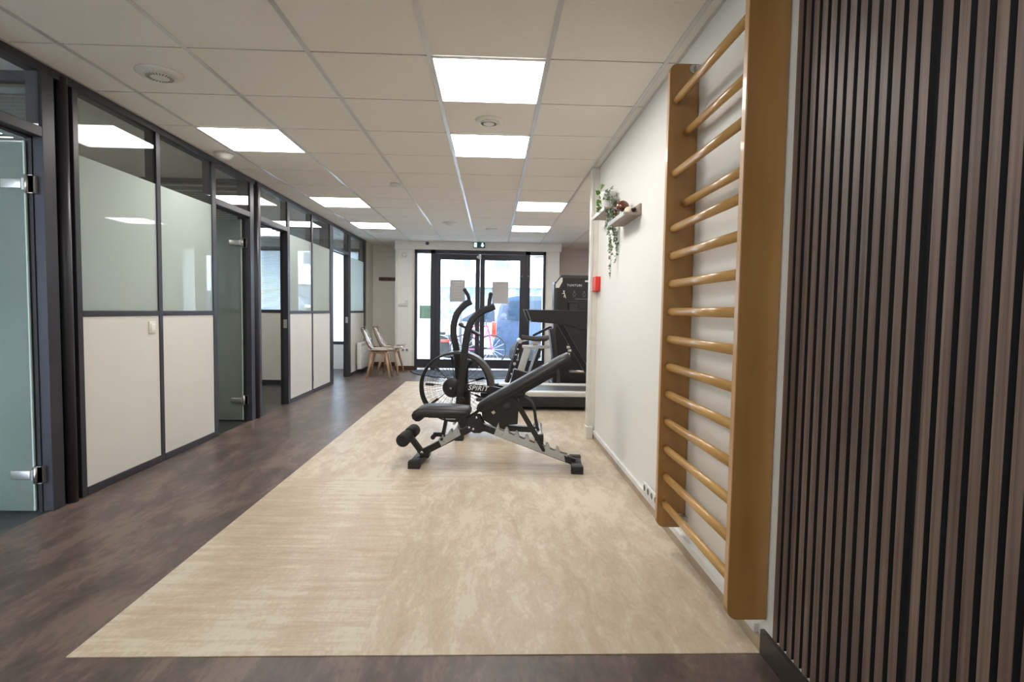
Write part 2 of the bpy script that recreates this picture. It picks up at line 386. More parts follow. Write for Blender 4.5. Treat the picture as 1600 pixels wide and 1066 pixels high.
# walls
wb().box(XR, XR+.12, YBACK, YEND, 0, CEIL+.02).build('wall_right', M['wall'], kind=ST, cat='wall', label='white wall carrying the wall bars and the slatted panels')
wb().box(XR+.12, XGYM, YEND, YEND+.12, 0, CEIL+.02).build('wall_near', M['wall'], kind=ST, cat='wall', label='white wall closing the machine bay towards the camera')
wb().box(XGYM, XGYM+.1, YEND, YALC, 0, CEIL+.02).build('wall_far_right', M['pink_wall'], kind=ST, cat='wall', label='pale pinkish side wall of the machine bay')
wb().box(XL-.3, -1.80, YALC, YALC+.1, 0, CEIL+.02).build('wall_back_left', M['cream_wall'], kind=ST, cat='wall', label='cream alcove wall with the coat rack behind the chairs')
wb().box(1.20, XGYM, YALC, YALC+.1, 0, CEIL+.02).build('wall_back_right', M['pink_wall'], kind=ST, cat='wall', label='pale pinkish wall behind the weight stack machine')
wb().box(XL-.06, XL, YB+.115, YALC, 0, CEIL+.02).build('wall_alcove', M['cream_wall'], kind=ST, cat='wall', label='cream side wall of the alcove beyond the glass partition')
p = wb(); p.box(-1.81, -1.475, YB, YALC, 0, 2.26).box(.985, 1.24, YB, YALC, 0, 2.26).build('wall_front', M['wall'], kind=ST, cat='wall', label='white piers either side of the entrance doors')
p = wb(); p.box(-1.84, 1.27, YB-.03, YALC, 2.262, CEIL+.01).build('wall_front_beam', M['wall'], kind=ST, cat='wall', label='white beam above the entrance doors')
wb().box(-1.83, -1.79, YB-.012, YB, .08, 2.262).box(-1.515, -1.475, YB-.012, YB, .08, 2.262).box(.985, 1.01, YB-.012, YB, .08, 2.262).build('trim_3', M['offwhite'], kind=ST, cat='trim', label='narrow white upright trims on the entrance piers')
wb().box(XL-.1, XR+.12, YBACK-.1, YBACK, 0, CEIL+.02).build('wall_rear', M['wall'], kind=ST, cat='wall', label='white wall behind the viewpoint')
wb().box(XOFF-.1, XOFF, YBACK, YB+.2, 0, CEIL+.02).build('wall_office', M['wall'], kind=ST, cat='wall', label='pale far wall inside the offices')
# baseboards
p = wb(); p.box(XR-.012, XR, 1.762, YEND, 0, .052).build('baseboard_right', M['skirt'], kind=ST, cat='baseboard', label='beige vinyl skirting under the wall bars')
p = wb(); p.box(XR-.014, XR, YBACK, 1.762, 0, .085).build('baseboard_right_near', M['darkskirt'], kind=ST, cat='baseboard', label='dark brown skirting under the slatted wood panels')
p = wb(); p.box(XR-.017, XR, 1.80, YEND-.06, .052, .082).build('trim_4', M['white'], kind=ST, cat='trunking', label='white cable trunking running along the skirting')
p = wb(); p.box(XL, -1.81, YALC-.015, YALC, 0, .08).box(-1.83, -1.475, YB-.015, YB, 0, .08).box(-1.825, -1.81, YB, YALC, 0, .08).box(1.0, 1.25, YB-.015, YB, 0, .08).box(1.24, XGYM, YALC-.015, YALC, 0, .08).box(XL, XL+.012, YB+.11, YALC, 0, .08)
p.build('baseboard_back', M['darkwood'], kind=ST, cat='baseboard', label='dark brown skirting along the entrance end walls')
# vertical trunking on the end of the right wall
p = wb(); p.box(XR-.062, XR+.0, YEND-.055, YEND+.03, .03, CEIL-.002).box(XR-.069, XR-.050, YEND-.062, YEND+.03, .03, CEIL-.002).box(XR-.078, XR-.017, YEND-.09, YEND+.02, .004, .115)
p.build('trim_5', M['offwhite'], kind=ST, cat='trunking', label='cream vertical cable trunking on the corner of the right wall', bevel=.004)

# ------------------------------------------------------------------ left glazed partition
D = .083
wl = thing('wall_left', 'anthracite framed partition with cream lower panels and glazing above', 'partition wall', (XL, 6, 0), 0, kind=ST)
fr = wb()
def post(y0, y1): fr.box(XL-D, XL, y0, y1, 0, CEIL)
OPEN = [(2.20, 3.055), (4.888, 5.555), (5.80, 6.54), (8.376, 9.25)]
posts = [(2.12, 2.20), (3.055, 3.14), (3.27, 3.312), (4.049, 4.095), (4.822, 4.888), (5.555, 5.64), (5.745, 5.80), (6.54, 6.612), (7.40, 7.446), (8.213, 8.376), (9.25, 9.384), (10.334, 10.50), (1.2, 1.25), (.2, .25), (-.85, -.80), (-1.85, -1.80), (-2.85, -2.8), (-3.6, -3.55)]
for a, b in posts: post(a, b)
for a, b in ((3.14, 3.27), (5.64, 5.745)): fr.box(XL-D, XL-.035, a, b, 0, CEIL)
fr.box(XL-D, XL+.003, YBACK, 10.5, 2.365, CEIL)          # head
fr.box(XL-D, XL+.002, YBACK, 10.5, CEIL-.02, CEIL)
SOLID = [(3.312, 4.049), (4.095, 4.822), (6.612, 7.40), (7.446, 8.213), (9.384, 10.334), (1.25, 2.12), (.25, 1.2), (-.8, .2), (-1.8, -.85), (-2.8, -1.85), (-3.55, -2.85)]
for a, b in SOLID: fr.box(XL-D, XL, a, b, 1.066, 1.102).box(XL-D, XL+.002, a, b, 0, .05)
for a, b in OPEN: fr.box(XL-D, XL, a, b, 2.022, 2.075)
fr.build('frame', M['anth'], wl, bevel=.003)
g = wb()
for a, b in OPEN:   # gaskets in the door rebates
    g.box(XL-D-.002, XL-D+.03, a, a+.006, 0, 2.02).box(XL-D-.002, XL-D+.03, b-.008, b-.0005, 0, 2.02).box(XL-D, XL-D+.03, a, b, 2.012, 2.021)
g.build('door_seal', M['anthdark'], wl, label='black rubber door seals')
for yc in (3.205, 5.69):
    wb().cyl((XL-.012, yc, 0), (XL-.012, yc, CEIL-.02), .030, 24).build('corner_post', M['anth'], wl)
for a, b in SOLID:
    wb().box(XL-.05, XL-.006, a, b, .05, 1.066).build('panel', M['panel'], wl)
n = 0
ORD = iter(['first', 'second', 'third', 'fourth', 'fifth', 'sixth'])
NM = {3.312: 'behind the light switch', 4.095: 'right of the light switch panel', 6.612: 'between the open doorway and the thin mullion', 7.446: 'just before the last open doorway', 9.384: 'above the white radiator'}
for a, b in SOLID:
    n += 1; where = NM.get(a) or 'the %s one nearer than the first open door' % next(ORD)
    w = thing('window_%d' % n, 'partition pane, clear on top and frosted below, %s' % where, 'window', (XL-.02, (a+b)/2, 1.1), 0, kind=ST)
    wb().box(XL-.016, XL-.010, a, b, 2.003, 2.365).build('clear_glass', M['glass'], w)
    wb().box(XL-.016, XL-.010, a, b, 1.102, 2.003).build('frosted_glass', M['film'], w)
for a, b in OPEN:
    n += 1
    w = thing('window_%d' % n, 'clear transom pane above the %s' % {2.20: 'nearest frosted door', 4.888: 'second frosted door', 5.80: 'open doorway showing blinds', 8.376: 'last open doorway'}[a], 'window', (XL-.02, (a+b)/2, 2.08), 0, kind=ST)
    wb().box(XL-.016, XL-.010, a, b, 2.075, 2.365).build('clear_glass', M['glass'], w)
# glass doors standing open into the offices
def open_door(name, yj, label, x1, width, far_hinge=True):
    y = yj-.022 if far_hinge else yj+.022
    d = thing(name, label, 'glass door', (x1, y, 0), 0, kind=ST)
    wb().box(x1-width, x1-.008, y-.005, y+.005, .012, 1.995).build('frosted_glass', M['doorfilm'], d)
    wb().box(x1-.008, x1, y-.005, y+.005, .012, 1.995).build('glass_edge', M['edgeglass'], d)
    for z in (1.768, .212):
        h = wb(); h.rbox(x1-.115, x1-.012, y-.020, y+.012, z-.024, z+.024, .003)
        h.build('hinge', M['steel'], d, label='brushed steel hinge clamp')
        h = wb(); h.cyl((x1+.012, y-.012, z-.047), (x1+.012, y-.012, z+.047), .011, 14).box(x1-.012, x1+.012, y-.016, y-.004, z-.03, z+.03)
        h.box(x1+.020, x1+.044, y-.018+.004, y-.008, z-.048, z+.048)
        h.box(x1+.020, x1+.044, y-.014, yj if far_hinge else y, z-.044, z+.044)
        h.build('hinge_plate', M['steel'], d.children[-1])
    return d
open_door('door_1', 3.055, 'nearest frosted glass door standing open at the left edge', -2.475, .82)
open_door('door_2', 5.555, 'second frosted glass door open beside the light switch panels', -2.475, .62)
for nm, yj, lab in (('door_3', 6.54, 'open doorway with blinds seen behind it'), ('door_4', 9.25, 'last open doorway with bright window behind it')):
    d = thing(nm, lab, 'doorway', (XL-.05, yj, 0), 0, kind=ST)
    k = wb(); k.box(XL-D+.01, XL-.012, yj-.004, yj+.001, .90, 1.0).box(XL-.03, XL-.012, yj-.02, yj, .905, .925).box(XL-.03, XL-.012, yj-.02, yj, .975, .995).build('strike_plate', M['steel'], d)
# office dividers with blinds
def divider(y, tagw, secs):
    dv = thing('wall_divider', 'office dividing partition with cream lower panel, %s' % tagw, 'partition wall', (-3.7, y, 0), 0, kind=ST)
    f = wb(); f.box(XOFF, XL-D, y-.03, y+.03, 1.06, 1.11).box(XOFF, XL-D, y-.03, y+.03, 0, .06).box(XOFF, XL-D, y-.03, y+.03, 2.36, CEIL)
    for x in (XL-D-.09, -3.52, -4.45): f.box(x-.0, x+.07, y-.03, y+.03, 0, CEIL)
    f.build('frame', M['anth'], dv)
    wb().box(XOFF, XL-D, y-.022, y+.022, .06, 1.06).build('panel', M['panel'], dv)
    wb().box(XOFF, XL-D, y-.003, y+.003, 1.11, 2.36).build('clear_glass', M['glass'], dv)
    for (xa, xb) in secs:
        b = thing('venetian_blind', 'grey venetian blind hanging on the %s, %s' % (tagw, 'nearest the corridor' if xa > -3.6 else 'deeper in the office'), 'blind', ((xa+xb)/2, y+.045, 1.12), 0, group='venetian blinds in the offices')
        s = wb(); z = 1.14
        while z < 2.30:
            s.tube([(xa, y+.048, z), (xb, y+.048, z)], 1, sec=[(-.0105, -.0058), (.0, .0006), (.0105, .0052), (.0105, .0060), (0, .0014), (-.0105, -.0050)], up=(0, 0, 1)); z += .0205
        s.build('slats', M['blind'], b)
        wb().box(xa, xb, y+.033, y+.063, 2.31, 2.345).build('headrail', M['blind'], b)
        wb().box(xa, xb, y+.038, y+.058, 1.115, 1.128).build('bottom_rail', M['blind'], b)
        c = wb()
        for x in (xa+.12, (xa+xb)/2, xb-.12): c.cyl((x, y+.036, 1.12), (x, y+.036, 2.31), .0012, 6)
        c.build('cord', M['blind'], b)
divider(3.205, 'wall between the first two offices', [(-3.45, -2.585), (-4.38, -3.53)])
divider(5.69, 'wall behind the second frosted door', [(-3.45, -2.585), (-4.38, -3.53)])
divider(8.30, 'wall seen through the open doorway', [(-3.45, -2.585), (-4.38, -3.53)])
# shop window of the last office
w = thing('window_20', 'bright frosted shop window of the last office', 'window', (-3.7, 10.5, .5), 0, kind=ST)
f = wb(); f.box(XOFF, XL-D, 10.46, 10.52, .46, .52).box(XOFF, XL-D, 10.46, 10.52, 2.2, 2.26)
for x in (XOFF, -3.7, XL-D-.05): f.box(x, x+.05, 10.46, 10.52, .52, 2.2)
f.build('frame', M['anth'], w)
wb().box(XOFF, XL-D, 10.485, 10.495, .52, 2.2).build('frosted_glass', M['shopfilm'], w)
wb().box(XOFF, XL-.06, 10.44, 10.56, 0, .46).box(XOFF, XL-.06, 10.44, 10.56, 2.26, CEIL+.02).build('wall_office_front', M['wall'], kind=ST, cat='wall', label='white wall below the frosted office shop window')

# ------------------------------------------------------------------ entrance doors
dr = thing('door_5', 'anthracite glazed double entrance door with side lights', 'entrance door', (-.25, YB, 0), 0, kind=ST)
f = wb(); y0, y1 = YB+.0, YB+.07
f.box(-1.475, -1.425, y0, y1, .0, 2.262).box(.935, .985, y0, y1, 0, 2.262).box(-1.475, .985, y0, y1, 2.195, 2.262).box(-1.475, .985, y0, y1, .045, .06)
f.box(-1.175, -1.085, y0, y1, .0, 2.262).box(.60, .69, y0, y1, 0, 2.262)
f.box(-1.425, -1.175, y0+.01, y1, .045, .21).box(.69, .935, y0+.01, y1, .045, .21).box(.69, .935, y0-.004, y1, 2.165, 2.18)
f.build('frame', M['anth'], dr, bevel=.003)
for (a, b, s) in ((-1.083, -.253, 0), (-.249, .598, 1)):
    lf = wb(); yy0, yy1 = YB-.006, YB+.055
    ga, gb = (a+.095, -.338) if s == 0 else (-.160, .495)
    lf.box(a, ga, yy0, yy1, .055, 2.19).box(gb, b, yy0, yy1, .055, 2.19).box(ga, gb, yy0, yy1, 2.085, 2.19).box(ga, gb, yy0, yy1, .055, .212)
    L_ = lf.build('door_leaf', M['anth'], dr, bevel=.003)
    wb().box(ga-.01, gb+.01, YB+.02, YB+.028, .20, 2.095).build('glass_pane', M['doorglass'], L_)
for (a, b) in ((-1.425, -1.175), (.69, .935)):
    wb().box(a, b, YB+.03, YB+.036, .21, 2.196).build('side_pane', M['doorglass'], dr)
c = wb(); c.rbox(-.285, -.235, YB-.05, YB-.006, 2.10, 2.175, .006).box(-.315, -.288, YB-.03, YB-.006, 2.12, 2.16).build('door_contact', M['white'], dr, label='small white door contact')
for x in (.54, .655): wb().lathe([(.0, -.02), (.012, -.02), (.014, -.006), (.014, 0)], (x, YB-.006, 1.80), 'y', 12).build('lock_stud', M['steel'], dr)
# posters on the door glass
def poster(x0, x1, z0, z1, label, ink, lines):
    t = thing('poster', label, 'poster', ((x0+x1)/2, YB+.0, z0), 0)
    yy = YB+.012
    wb().box(x0, x1, yy, yy+.003, z0, z1).build('sheet', M['paper'], t)
    k = wb(); w = x1-x0; h = z1-z0
    for (u0, u1, v, th) in lines: k.box(x0+u0*w, x0+u1*w, yy-.001, yy+.001, z0+v*h-th/2*h, z0+v*h+th/2*h)
    k.build('printed_lines', ink, t)
poster(-.815, -.53, 1.30, 1.71, 'beige notice with pale heading on the left door leaf', M['paperink'], [(.2, .28, .87, .07), (.31, .41, .87, .07), (.44, .55, .87, .07), (.58, .68, .87, .07), (.71, .84, .87, .07), (.28, .8, .76, .03), (.18, .75, .66, .012), (.18, .62, .60, .012), (.18, .72, .5, .012), (.2, .6, .44, .012), (.18, .7, .34, .012), (.2, .55, .28, .012), (.2, .66, .2, .012)])
poster(-.02, .285, 1.275, 1.69, 'beige notice with pinkish print on the right door leaf', M['paperink2'], [(.38, .62, .85, .012), (.40, .6, .78, .014), (.42, .58, .72, .012), (.25, .75, .58, .006), (.28, .72, .50, .006), (.25, .7, .42, .006), (.3, .7, .33, .006)])
# door mat: flat half disc
t = thing('door_mat', 'dark half-round mat in front of the entrance doors', 'door mat', (-.28, YB-.1, 0), 0)
def half(rad, n=40): return [(-.28+rad*math.cos(PI+PI*k/n), YB-.02+rad*math.sin(PI+PI*k/n)*1.02) for k in range(n+1)]
wb().prism(half(1.19), 'z', .004, .013).build('pile', M['mat'], t)
k = wb(); k.tube([(x, y, .008) for x, y in half(1.215)], 1, sec=[(-.03, -.008), (.03, -.008), (.03, .004), (.0, .008), (-.03, .007)], up=(0, 0, 1)).build('rubber_edge', M['rubber'], t)

# ------------------------------------------------------------------ ceiling fittings
WH = {(0, 0): 'nearest large square LED ceiling panel in the centre row', (0, 2): 'second LED ceiling panel of the centre row, beyond the round air vent', (-3, 2): 'nearest LED ceiling panel beside the glass partition', (-3, 6): 'middle LED ceiling panel beside the glass partition', (-3, 9): 'farthest LED ceiling panel beside the glass partition', (1, 6): 'LED ceiling panel in the right row, nearer of its two', (1, 9): 'LED ceiling panel in the right row nearest the entrance', (0, -5): 'LED ceiling panel behind the viewpoint', (-3, -4): 'LED ceiling panel behind the viewpoint near the offices', (4, 5): 'LED panel over the treadmill bay, hidden by the right wall', (4, 8): 'LED panel over the weight stack bay, hidden by the right wall'}
def ledpanel(x0, y0, label, grp):
    t = thing('ceiling_light', label, 'ceiling light', (x0+.3, y0+.3, CEIL-.006), 0, group=grp)
    f = MB(); a, b = .290, .283
    for q in ((-a, a, -a, -b), (-a, a, b, a), (-a, -b, -b, b), (b, a, -b, b)): f.box(*q, 0, .012)
    f.build('frame', M['white'], t); MB().box(-b, b, -b, b, .003, .010).build('diffuser', M['led'], t); return t
for (i, j) in LIGHTS: ledpanel(X0+i*T, Y0+j*T, WH[(i, j)], 'LED panels in the gym ceiling')
for (x, y, lab) in ((-4.25, 3.98, 'LED panel seen through the nearest transom in the second office'), (-4.2, 6.6, 'LED panel in the third office'), (-4.1, 9.0, 'LED panel in the last office')):
    t = ledpanel(x, y, lab, 'LED panels in the offices'); t.location.z = CEIL-.013
def vent(x, y, r, label, slots=True):
    t = thing('ceiling_vent', label, 'ceiling vent', (x, y, CEIL-.022), 0)
    MB().lathe([(r, .022), (r, .016), (r*.93, .010), (r*.72, .004), (r*.66, .006)], (0, 0, 0)).build('ring', M['offwhite'], t)
    k = MB(); k.lathe([(r*.62, .006), (r*.6, .0), (r*.35, -.004), (r*.1, -.006)], (0, 0, 0))
    k.build('core', M['offwhite'], t)
    k = MB()
    for q in range(24):
        a = 2*PI*q/24; k.bar((r*.40*math.cos(a), r*.40*math.sin(a), -.0035), (r*.58*math.cos(a), r*.58*math.sin(a), -.0008), .004, .003)
    k.build('slots', M['grille'], t)
vent(-1.846, 3.16, .118, 'round flush ceiling speaker near the glass partition')
vent(-.045, 3.76, .092, 'round air vent between the two centre LED panels')
k = wb(); k.lathe([(.075, CEIL), (.075, CEIL-.012), (.05, CEIL-.04), (.03, CEIL-.052)], (-2.26, 4.74, 0)); k.build('smoke_detector', M['offwhite'], label='white domed detector on ceiling above the partition head', cat='detector')
k = wb(); k.lathe([(.05, CEIL), (.05, CEIL-.018), (.042, CEIL-.03), (.01, CEIL-.034)], (-1.01, 5.69, 0)); k.build('smoke_detector', M['offwhite'], label='small round sensor on the ceiling grid left of centre', cat='detector')
k = wb(); k.lathe([(.11, CEIL), (.11, CEIL-.008), (.06, CEIL-.016), (.05, CEIL-.035), (.02, CEIL-.038)], (-.65, 8.12, 0)); k.build('smoke_detector', M['offwhite'], label='flat round detector over the air bike end of the ceiling', cat='detector')
k = wb(); k.box(-.13, .05, 8.58, 8.60, CEIL-.02, CEIL-.002).box(-.13, -.11, 8.56, 8.62, CEIL-.025, CEIL-.002); k.build('ceiling_bracket', M['white'], label='short white bracket on the ceiling before the entrance', cat='bracket')
k = wb(); k.lathe([(.11, CEIL), (.11, CEIL-.008), (.06, CEIL-.02), (.02, CEIL-.03)], (-1.91, 9.1, 0)); k.build('smoke_detector', M['offwhite'], label='flat round detector beyond the farthest left LED panel', cat='detector')
# exit sign, camera, small wall items
t = thing('exit_sign', 'green illuminated emergency exit sign above the entrance', 'exit sign', (-.275, YB-.06, 2.315), 0)
k = wb(); k.rbox(-.385, -.165, YB-.075, YB-.035, 2.305, 2.405, .004).build('housing', M['exitgreen'], t)
k = wb(); yy = YB-.077
k.prism([(-.212, 2.318), (-.245, 2.352), (-.229, 2.352), (-.222, 2.395), (-.202, 2.395), (-.195, 2.352), (-.179, 2.352)], 'y', yy, yy+.003)
k.build('lit_arrow', M['exitglow'], t)
wb().box(-.366, -.318, yy+.001, yy+.003, 2.318, 2.395).build('lit_doorway', M['exitglow'], t)
k = wb(); 
k.prism([(-.347, 2.385), (-.337, 2.385), (-.337, 2.376), (-.332, 2.366), (-.339, 2.352), (-.333, 2.335), (-.327, 2.323), (-.333, 2.321), (-.343, 2.343), (-.350, 2.325), (-.357, 2.326), (-.349, 2.352), (-.356, 2.362), (-.347, 2.374)], 'y', yy-.001, yy+.002)
k.build('running_figure', M['exitgreen'], t)
wb().box(-.30, -.25, YB-.07, YB-.03, 2.400, CEIL).build('mount', M['charc'], t)
t = thing('dome_camera', 'small black dome camera on the white beam above the doors', 'security camera', (-1.235, YB-.06, 2.36), 0)
wb().lathe([(.045, 0), (.045, -.02), (.035, -.028)], (-1.235, YB-.03, 2.372), 'y').build('base', M['white'], t)
wb().ball((-1.235, YB-.062, 2.368), .032).build('lens_dome', M['carglass'], t)
t = thing('coat_rack', 'short dark wooden coat rack on the alcove wall', 'coat rack', (-2.08, YALC-.02, 1.73), 0)
wb().rbox(-2.28, -1.83, YALC-.022, YALC, 1.705, 1.775, .004).build('board', M['darkwood'], t)
for x in (-2.22, -2.06, -1.90):
    wb().cyl((x, YALC-.022, 1.735), (x, YALC-.06, 1.745), .009, 10).ball((x, YALC-.065, 1.746), .015).build('peg', M['black'], t)
k = wb(); k.rbox(-1.775, -1.605, YB-.03, YB, 1.205, 1.25, .006).rbox(-1.64, -1.60, YB-.034, YB, 1.205, 1.31, .006); k.build('entry_keypad', M['offwhite'], label='white L-shaped keypad on the left pier', cat='keypad')
k = wb(); k.lathe([(.045, 0), (.045, -.02), (.03, -.035), (.01, -.038)], (-1.665, YB, 2.16), 'y'); k.build('alarm_sounder', M['offwhite'], label='round white alarm sounder high on the left pier', cat='alarm')
def sockets(name, c, axis, n, label, cat='socket'):
    t = thing(name, label, cat, c, 0)
    for q in range(n):
        k = MB(); o = (q-(n-1)/2)*.072
        if axis == 'y': k.rbox(o-.035, o+.035, -.010, 0, -.035, .035, .004)
        elif axis == 'x+': k.rbox(0, .010, o-.035, o+.035, -.035, .035, .004)
        else: k.rbox(-.012, 0, o-.035, o+.035, -.03, .03, .004)
        P = k.build('plate', M['white'], t); k = MB()
        if axis == 'y': k.lathe([(.02, -.0112), (.02, -.009)], (o, 0, 0), 'y', 20)
        elif axis == 'x+': k.lathe([(.02, .0112), (.02, .009)], (0, o, 0), 'x', 20)
        else: k.lathe([(.018, -.0132), (.018, -.011)], (0, o, 0), 'x', 20)
        k.build('outlet', M['grille'] if axis != 'x+' else M['offwhite'], P)
sockets('wall_socket', (-1.645, YB, .38), 'y', 2, 'double white socket low on the left pier')
sockets('wall_socket', (XR-.017, 3.02, .122), 'x-', 4, 'row of four white sockets beside the far wall bar upright')
sockets('wall_socket', (XL-.006, 7.50, .185), 'x+', 1, 'single white socket low on the far cream panel')
t = thing('light_switch', 'white light switch on the near cream partition panel', 'light switch', (XL-.006, 3.965, .985), 0)
MB().rbox(0, .008, -.036, .036, -.043, .043, .003).build('plate', M['offwhite'], t); MB().rbox(.006, .013, -.022, .022, -.026, .026, .003).build('rocker', M['white'], t)
t = thing('radiator', 'white electric convector on the last partition panel', 'radiator', (XL+.06, 10.0, .07), 0)
k = wb(); k.rbox(XL+.025, XL+.10, 9.70, 10.42, .075, .545, .012).build('body', M['white'], t)
k = wb()
for z in (.49, .505, .52): k.box(XL+.099, XL+.103, 9.74, 10.38, z-.003, z+.003)
k.build('vent_slots', M['grille'], t); wb().box(XL-.006, XL+.03, 9.8, 9.85, .15, .45).build('bracket', M['steel'], t); wb().box(XL-.006, XL+.03, 10.2, 10.25, .15, .45).build('bracket', M['steel'], t)
wb().cyl((XL+.10, 9.78, .36), (XL+.106, 9.78, .36), .018, 14).build('thermostat', M['offwhite'], t)
t = thing('fire_alarm_point', 'red manual fire alarm box on the cream trunking', 'fire alarm', (XR-.05, YEND-.04, 1.33), 0)
wb().rbox(XR-.046, XR+.0-.001, YEND-.20, YEND-.055, 1.325, 1.45, .006).build('box', M['red'], t)
wb().box(XR-.058, XR-.020, YEND-.063, YEND-.056, 1.33, 1.44).build('white_back', M['white'], t)
wb().rbox(1.0, 1.15, YB-.05, YB, 1.02, 1.26, .006).build('wall_panel', M['offwhite'], label='grey white control box on the right pier behind the machines', cat='control box')

# ------------------------------------------------------------------ slatted acoustic panels
def slatpanel(ys, label, y0, y1):
    t = thing('slatted_panel', label, 'wall panel', (XR-.002, (y0+y1)/2, .112), 0, group='slatted wood wall panels')
    wb().box(XR-.009, XR-.0008, y0, y1, .116, 2.409).build('felt_backing', M['felt'], t)
    k = wb()
    for y in ys:
        k.use(M['felt']).box(XR-.0235, XR-.009, y-.0247, y-.0003, .1125, 2.4085)
        k.use(None).box(XR-.0245, XR-.0235, y-.0250, y, .112, 2.409)
    k.build('slats', M['slat'], t)
yA = [1.664-.0412*i for i in range(13)]
slatpanel(yA, 'dark walnut slatted panel next to the wall bars', yA[-1]-.026, 1.664)
yB_ = [1.116-.0412*i for i in range(15)]
slatpanel(yB_, 'dark walnut slatted panel at the right edge of the view', yB_[-1]-.0412, yA[-1]-.0262)
yC = [yB_[-1]-.0412-.0145-.0412*i for i in range(15)]
slatpanel(yC, 'dark walnut slatted panel just behind the viewpoint', yC[-1]-.0412, yB_[-1]-.0414)

# ------------------------------------------------------------------ wall bars
t = thing('wall_bars', 'honey varnished wooden wall bars with fifteen rungs', 'wall bars', (XR-.07, 2.15, .126), 0)
def rounded(x0, x1, z0, z1, r):
    P = [(x1, z0), (x1, z1)]
    P += [(x0+r+r*math.cos(a), z1-r+r*math.sin(a)) for a in [PI/2+PI/2*k/8 for k in range(9)]]
    P += [(x0+r+r*math.cos(a), z0+r+r*math.sin(a)) for a in [PI+PI/2*k/8 for k in range(9)]]
    return P
for (a, b, lab) in ((1.745, 1.775, 'near'), (2.530, 2.560, 'far')):
    u = wb(); u.prism(rounded(.789, .922, .126, 2.272, .035), 'y', a, b)
    up = u.build('upright', M['honey'], t, bevel=.002)
    e = wb(); e.box(.7878, .7892, a+.002, b-.002, .165, 2.235); e.build('edge_band', M['edge'], up)
RZ = [(.240, 0), (.371, 0), (.502, 0), (.632, 0), (.762, 0), (.891, 0), (1.019, 0), (1.146, 0), (1.274, 0), (1.403, 0), (1.527, 0), (1.645, 1), (1.778, 0), (1.966, 1), (2.108, 0)]
for z, back in RZ:
    x = .872 if back else .822
    k = wb(); k.tube([(x, 1.770, z), (x, 2.535, z)], 1, sec=[(.0145*math.cos(2*PI*q/16), .0185*math.sin(2*PI*q/16)) for q in range(16)], up=(0, 0, 1))
    o = k.build('rung', M['rung'], t)
    for f in o.data.polygons: f.use_smooth = len(f.vertices) == 4
for z in (2.235, .165):
    k = wb(); k.box(.895, .926, 2.500, 2.530, z-.004, z+.02).lathe([(.019, -.005), (.019, .001)], (.895, 2.529, z+.012), 'y', 20)
    k.build('bracket', M['steel'], t, label='grey steel wall bracket')

# ------------------------------------------------------------------ shelves, plant, figurines
def ledge(y0, y1, z, label):
    t = thing('wall_shelf', label, 'shelf', (XR, (y0+y1)/2, z), 0, group='small wooden picture ledges')
    wb().box(.820, XR, y0, y1, z, z+.016).build('board', M['shelfwood'], t, bevel=.001)
    wb().box(XR-.014, XR, y0, y1, z+.016, z+.072).build('back_plate', M['shelfwood'], t, bevel=.001)
    wb().box(.812, .820, y0, y1, z-.004, z+.022).build('front_strip', M['silver'], t, label='pale grey front strip')
ledge(3.47, 3.96, 1.757, 'grey brown wooden ledge holding the brown dome and cream figurine')
ledge(4.10, 4.60, 1.905, 'grey brown wooden ledge carrying the potted ivy')
t = thing('potted_ivy', 'white pot of variegated ivy trailing down the wall', 'potted plant', (.862, 4.20, 1.923), 0)
MB().lathe([(.042, 0), (.045, .004), (.058, .11), (.060, .128), (.054, .128), (.05, .10)], (0, 0, 0)).build('pot', M['pot'], t)
lv = MB(); st = MB()
def leaf(mb, p, d, n, size):
    d = Vector(d).normalized(); n = Vector(n).normalized(); s = d.cross(n).normalized(); n = s.cross(d)
    out = [(0, 0), (.32, -.05), (.5, .25), (.38, .5), (.22, .62), (0, 1), (-.22, .62), (-.38, .5), (-.5, .25), (-.32, -.05)]
    c = mb.bm.verts.new(Vector(p)+d*size*.4+n*size*.12); vs = [mb.bm.verts.new(Vector(p)+s*a*size+d*b*size) for a, b in out]
    for k in range(len(vs)): mb._f([c, vs[k], vs[(k+1) % len(vs)]])
rd = random.Random(3)
strands = []
for q in range(5):
    a = 0; L = [.62, .50, .42, .22, .14][q]
    P = [(0, 0, .10), (-.01+rd.uniform(-.03, .03), -.05, .135), (-.015+rd.uniform(-.03, .03), -.075, .08)]
    bx, by = -.005+rd.uniform(-.035, .045), -.085+rd.uniform(-.02, .03)
    nseg = 7
    for k in range(1, nseg+1): P.append((bx+rd.uniform(-.012, .012)+.02*k/nseg, by+rd.uniform(-.02, .02)-.02*(k/nseg), .10-L*k/nseg))
    sp = smoothpath(P, 5); st.tube(sp, .0016, 5)
    for k in range(2, len(sp)):
        for _ in range(2 if sp[k].z < -.05 and k < len(sp)*.8 else 1):
            if rd.random() < (.95 if sp[k].z < 0 else .22):
                d = Vector((rd.uniform(-1, .35), rd.uniform(-1, 1), rd.uniform(-.9, .1)))
                leaf(lv, sp[k]+Vector((rd.uniform(-.008, .004), rd.uniform(-.008, .008), 0)), d, (rd.uniform(-1, -.2), rd.uniform(-1, 0), rd.uniform(-.2, .8)), rd.uniform(.022, .038)*(1 if k < len(sp)*.75 else .7))
for q in range(9):
    a = rd.uniform(0, 2*PI); r = rd.uniform(.02, .056)
    leaf(lv, (r*math.cos(a)*.9-.005, r*math.sin(a), rd.uniform(.115, .165)), (math.cos(a), math.sin(a), rd.uniform(-.8, .4)), (-.5, -.6, .8), rd.uniform(.020, .034))
st.build('stems', M['stem'], t); lv.build('leaves', M['leaf'], t)
l2 = MB(); 
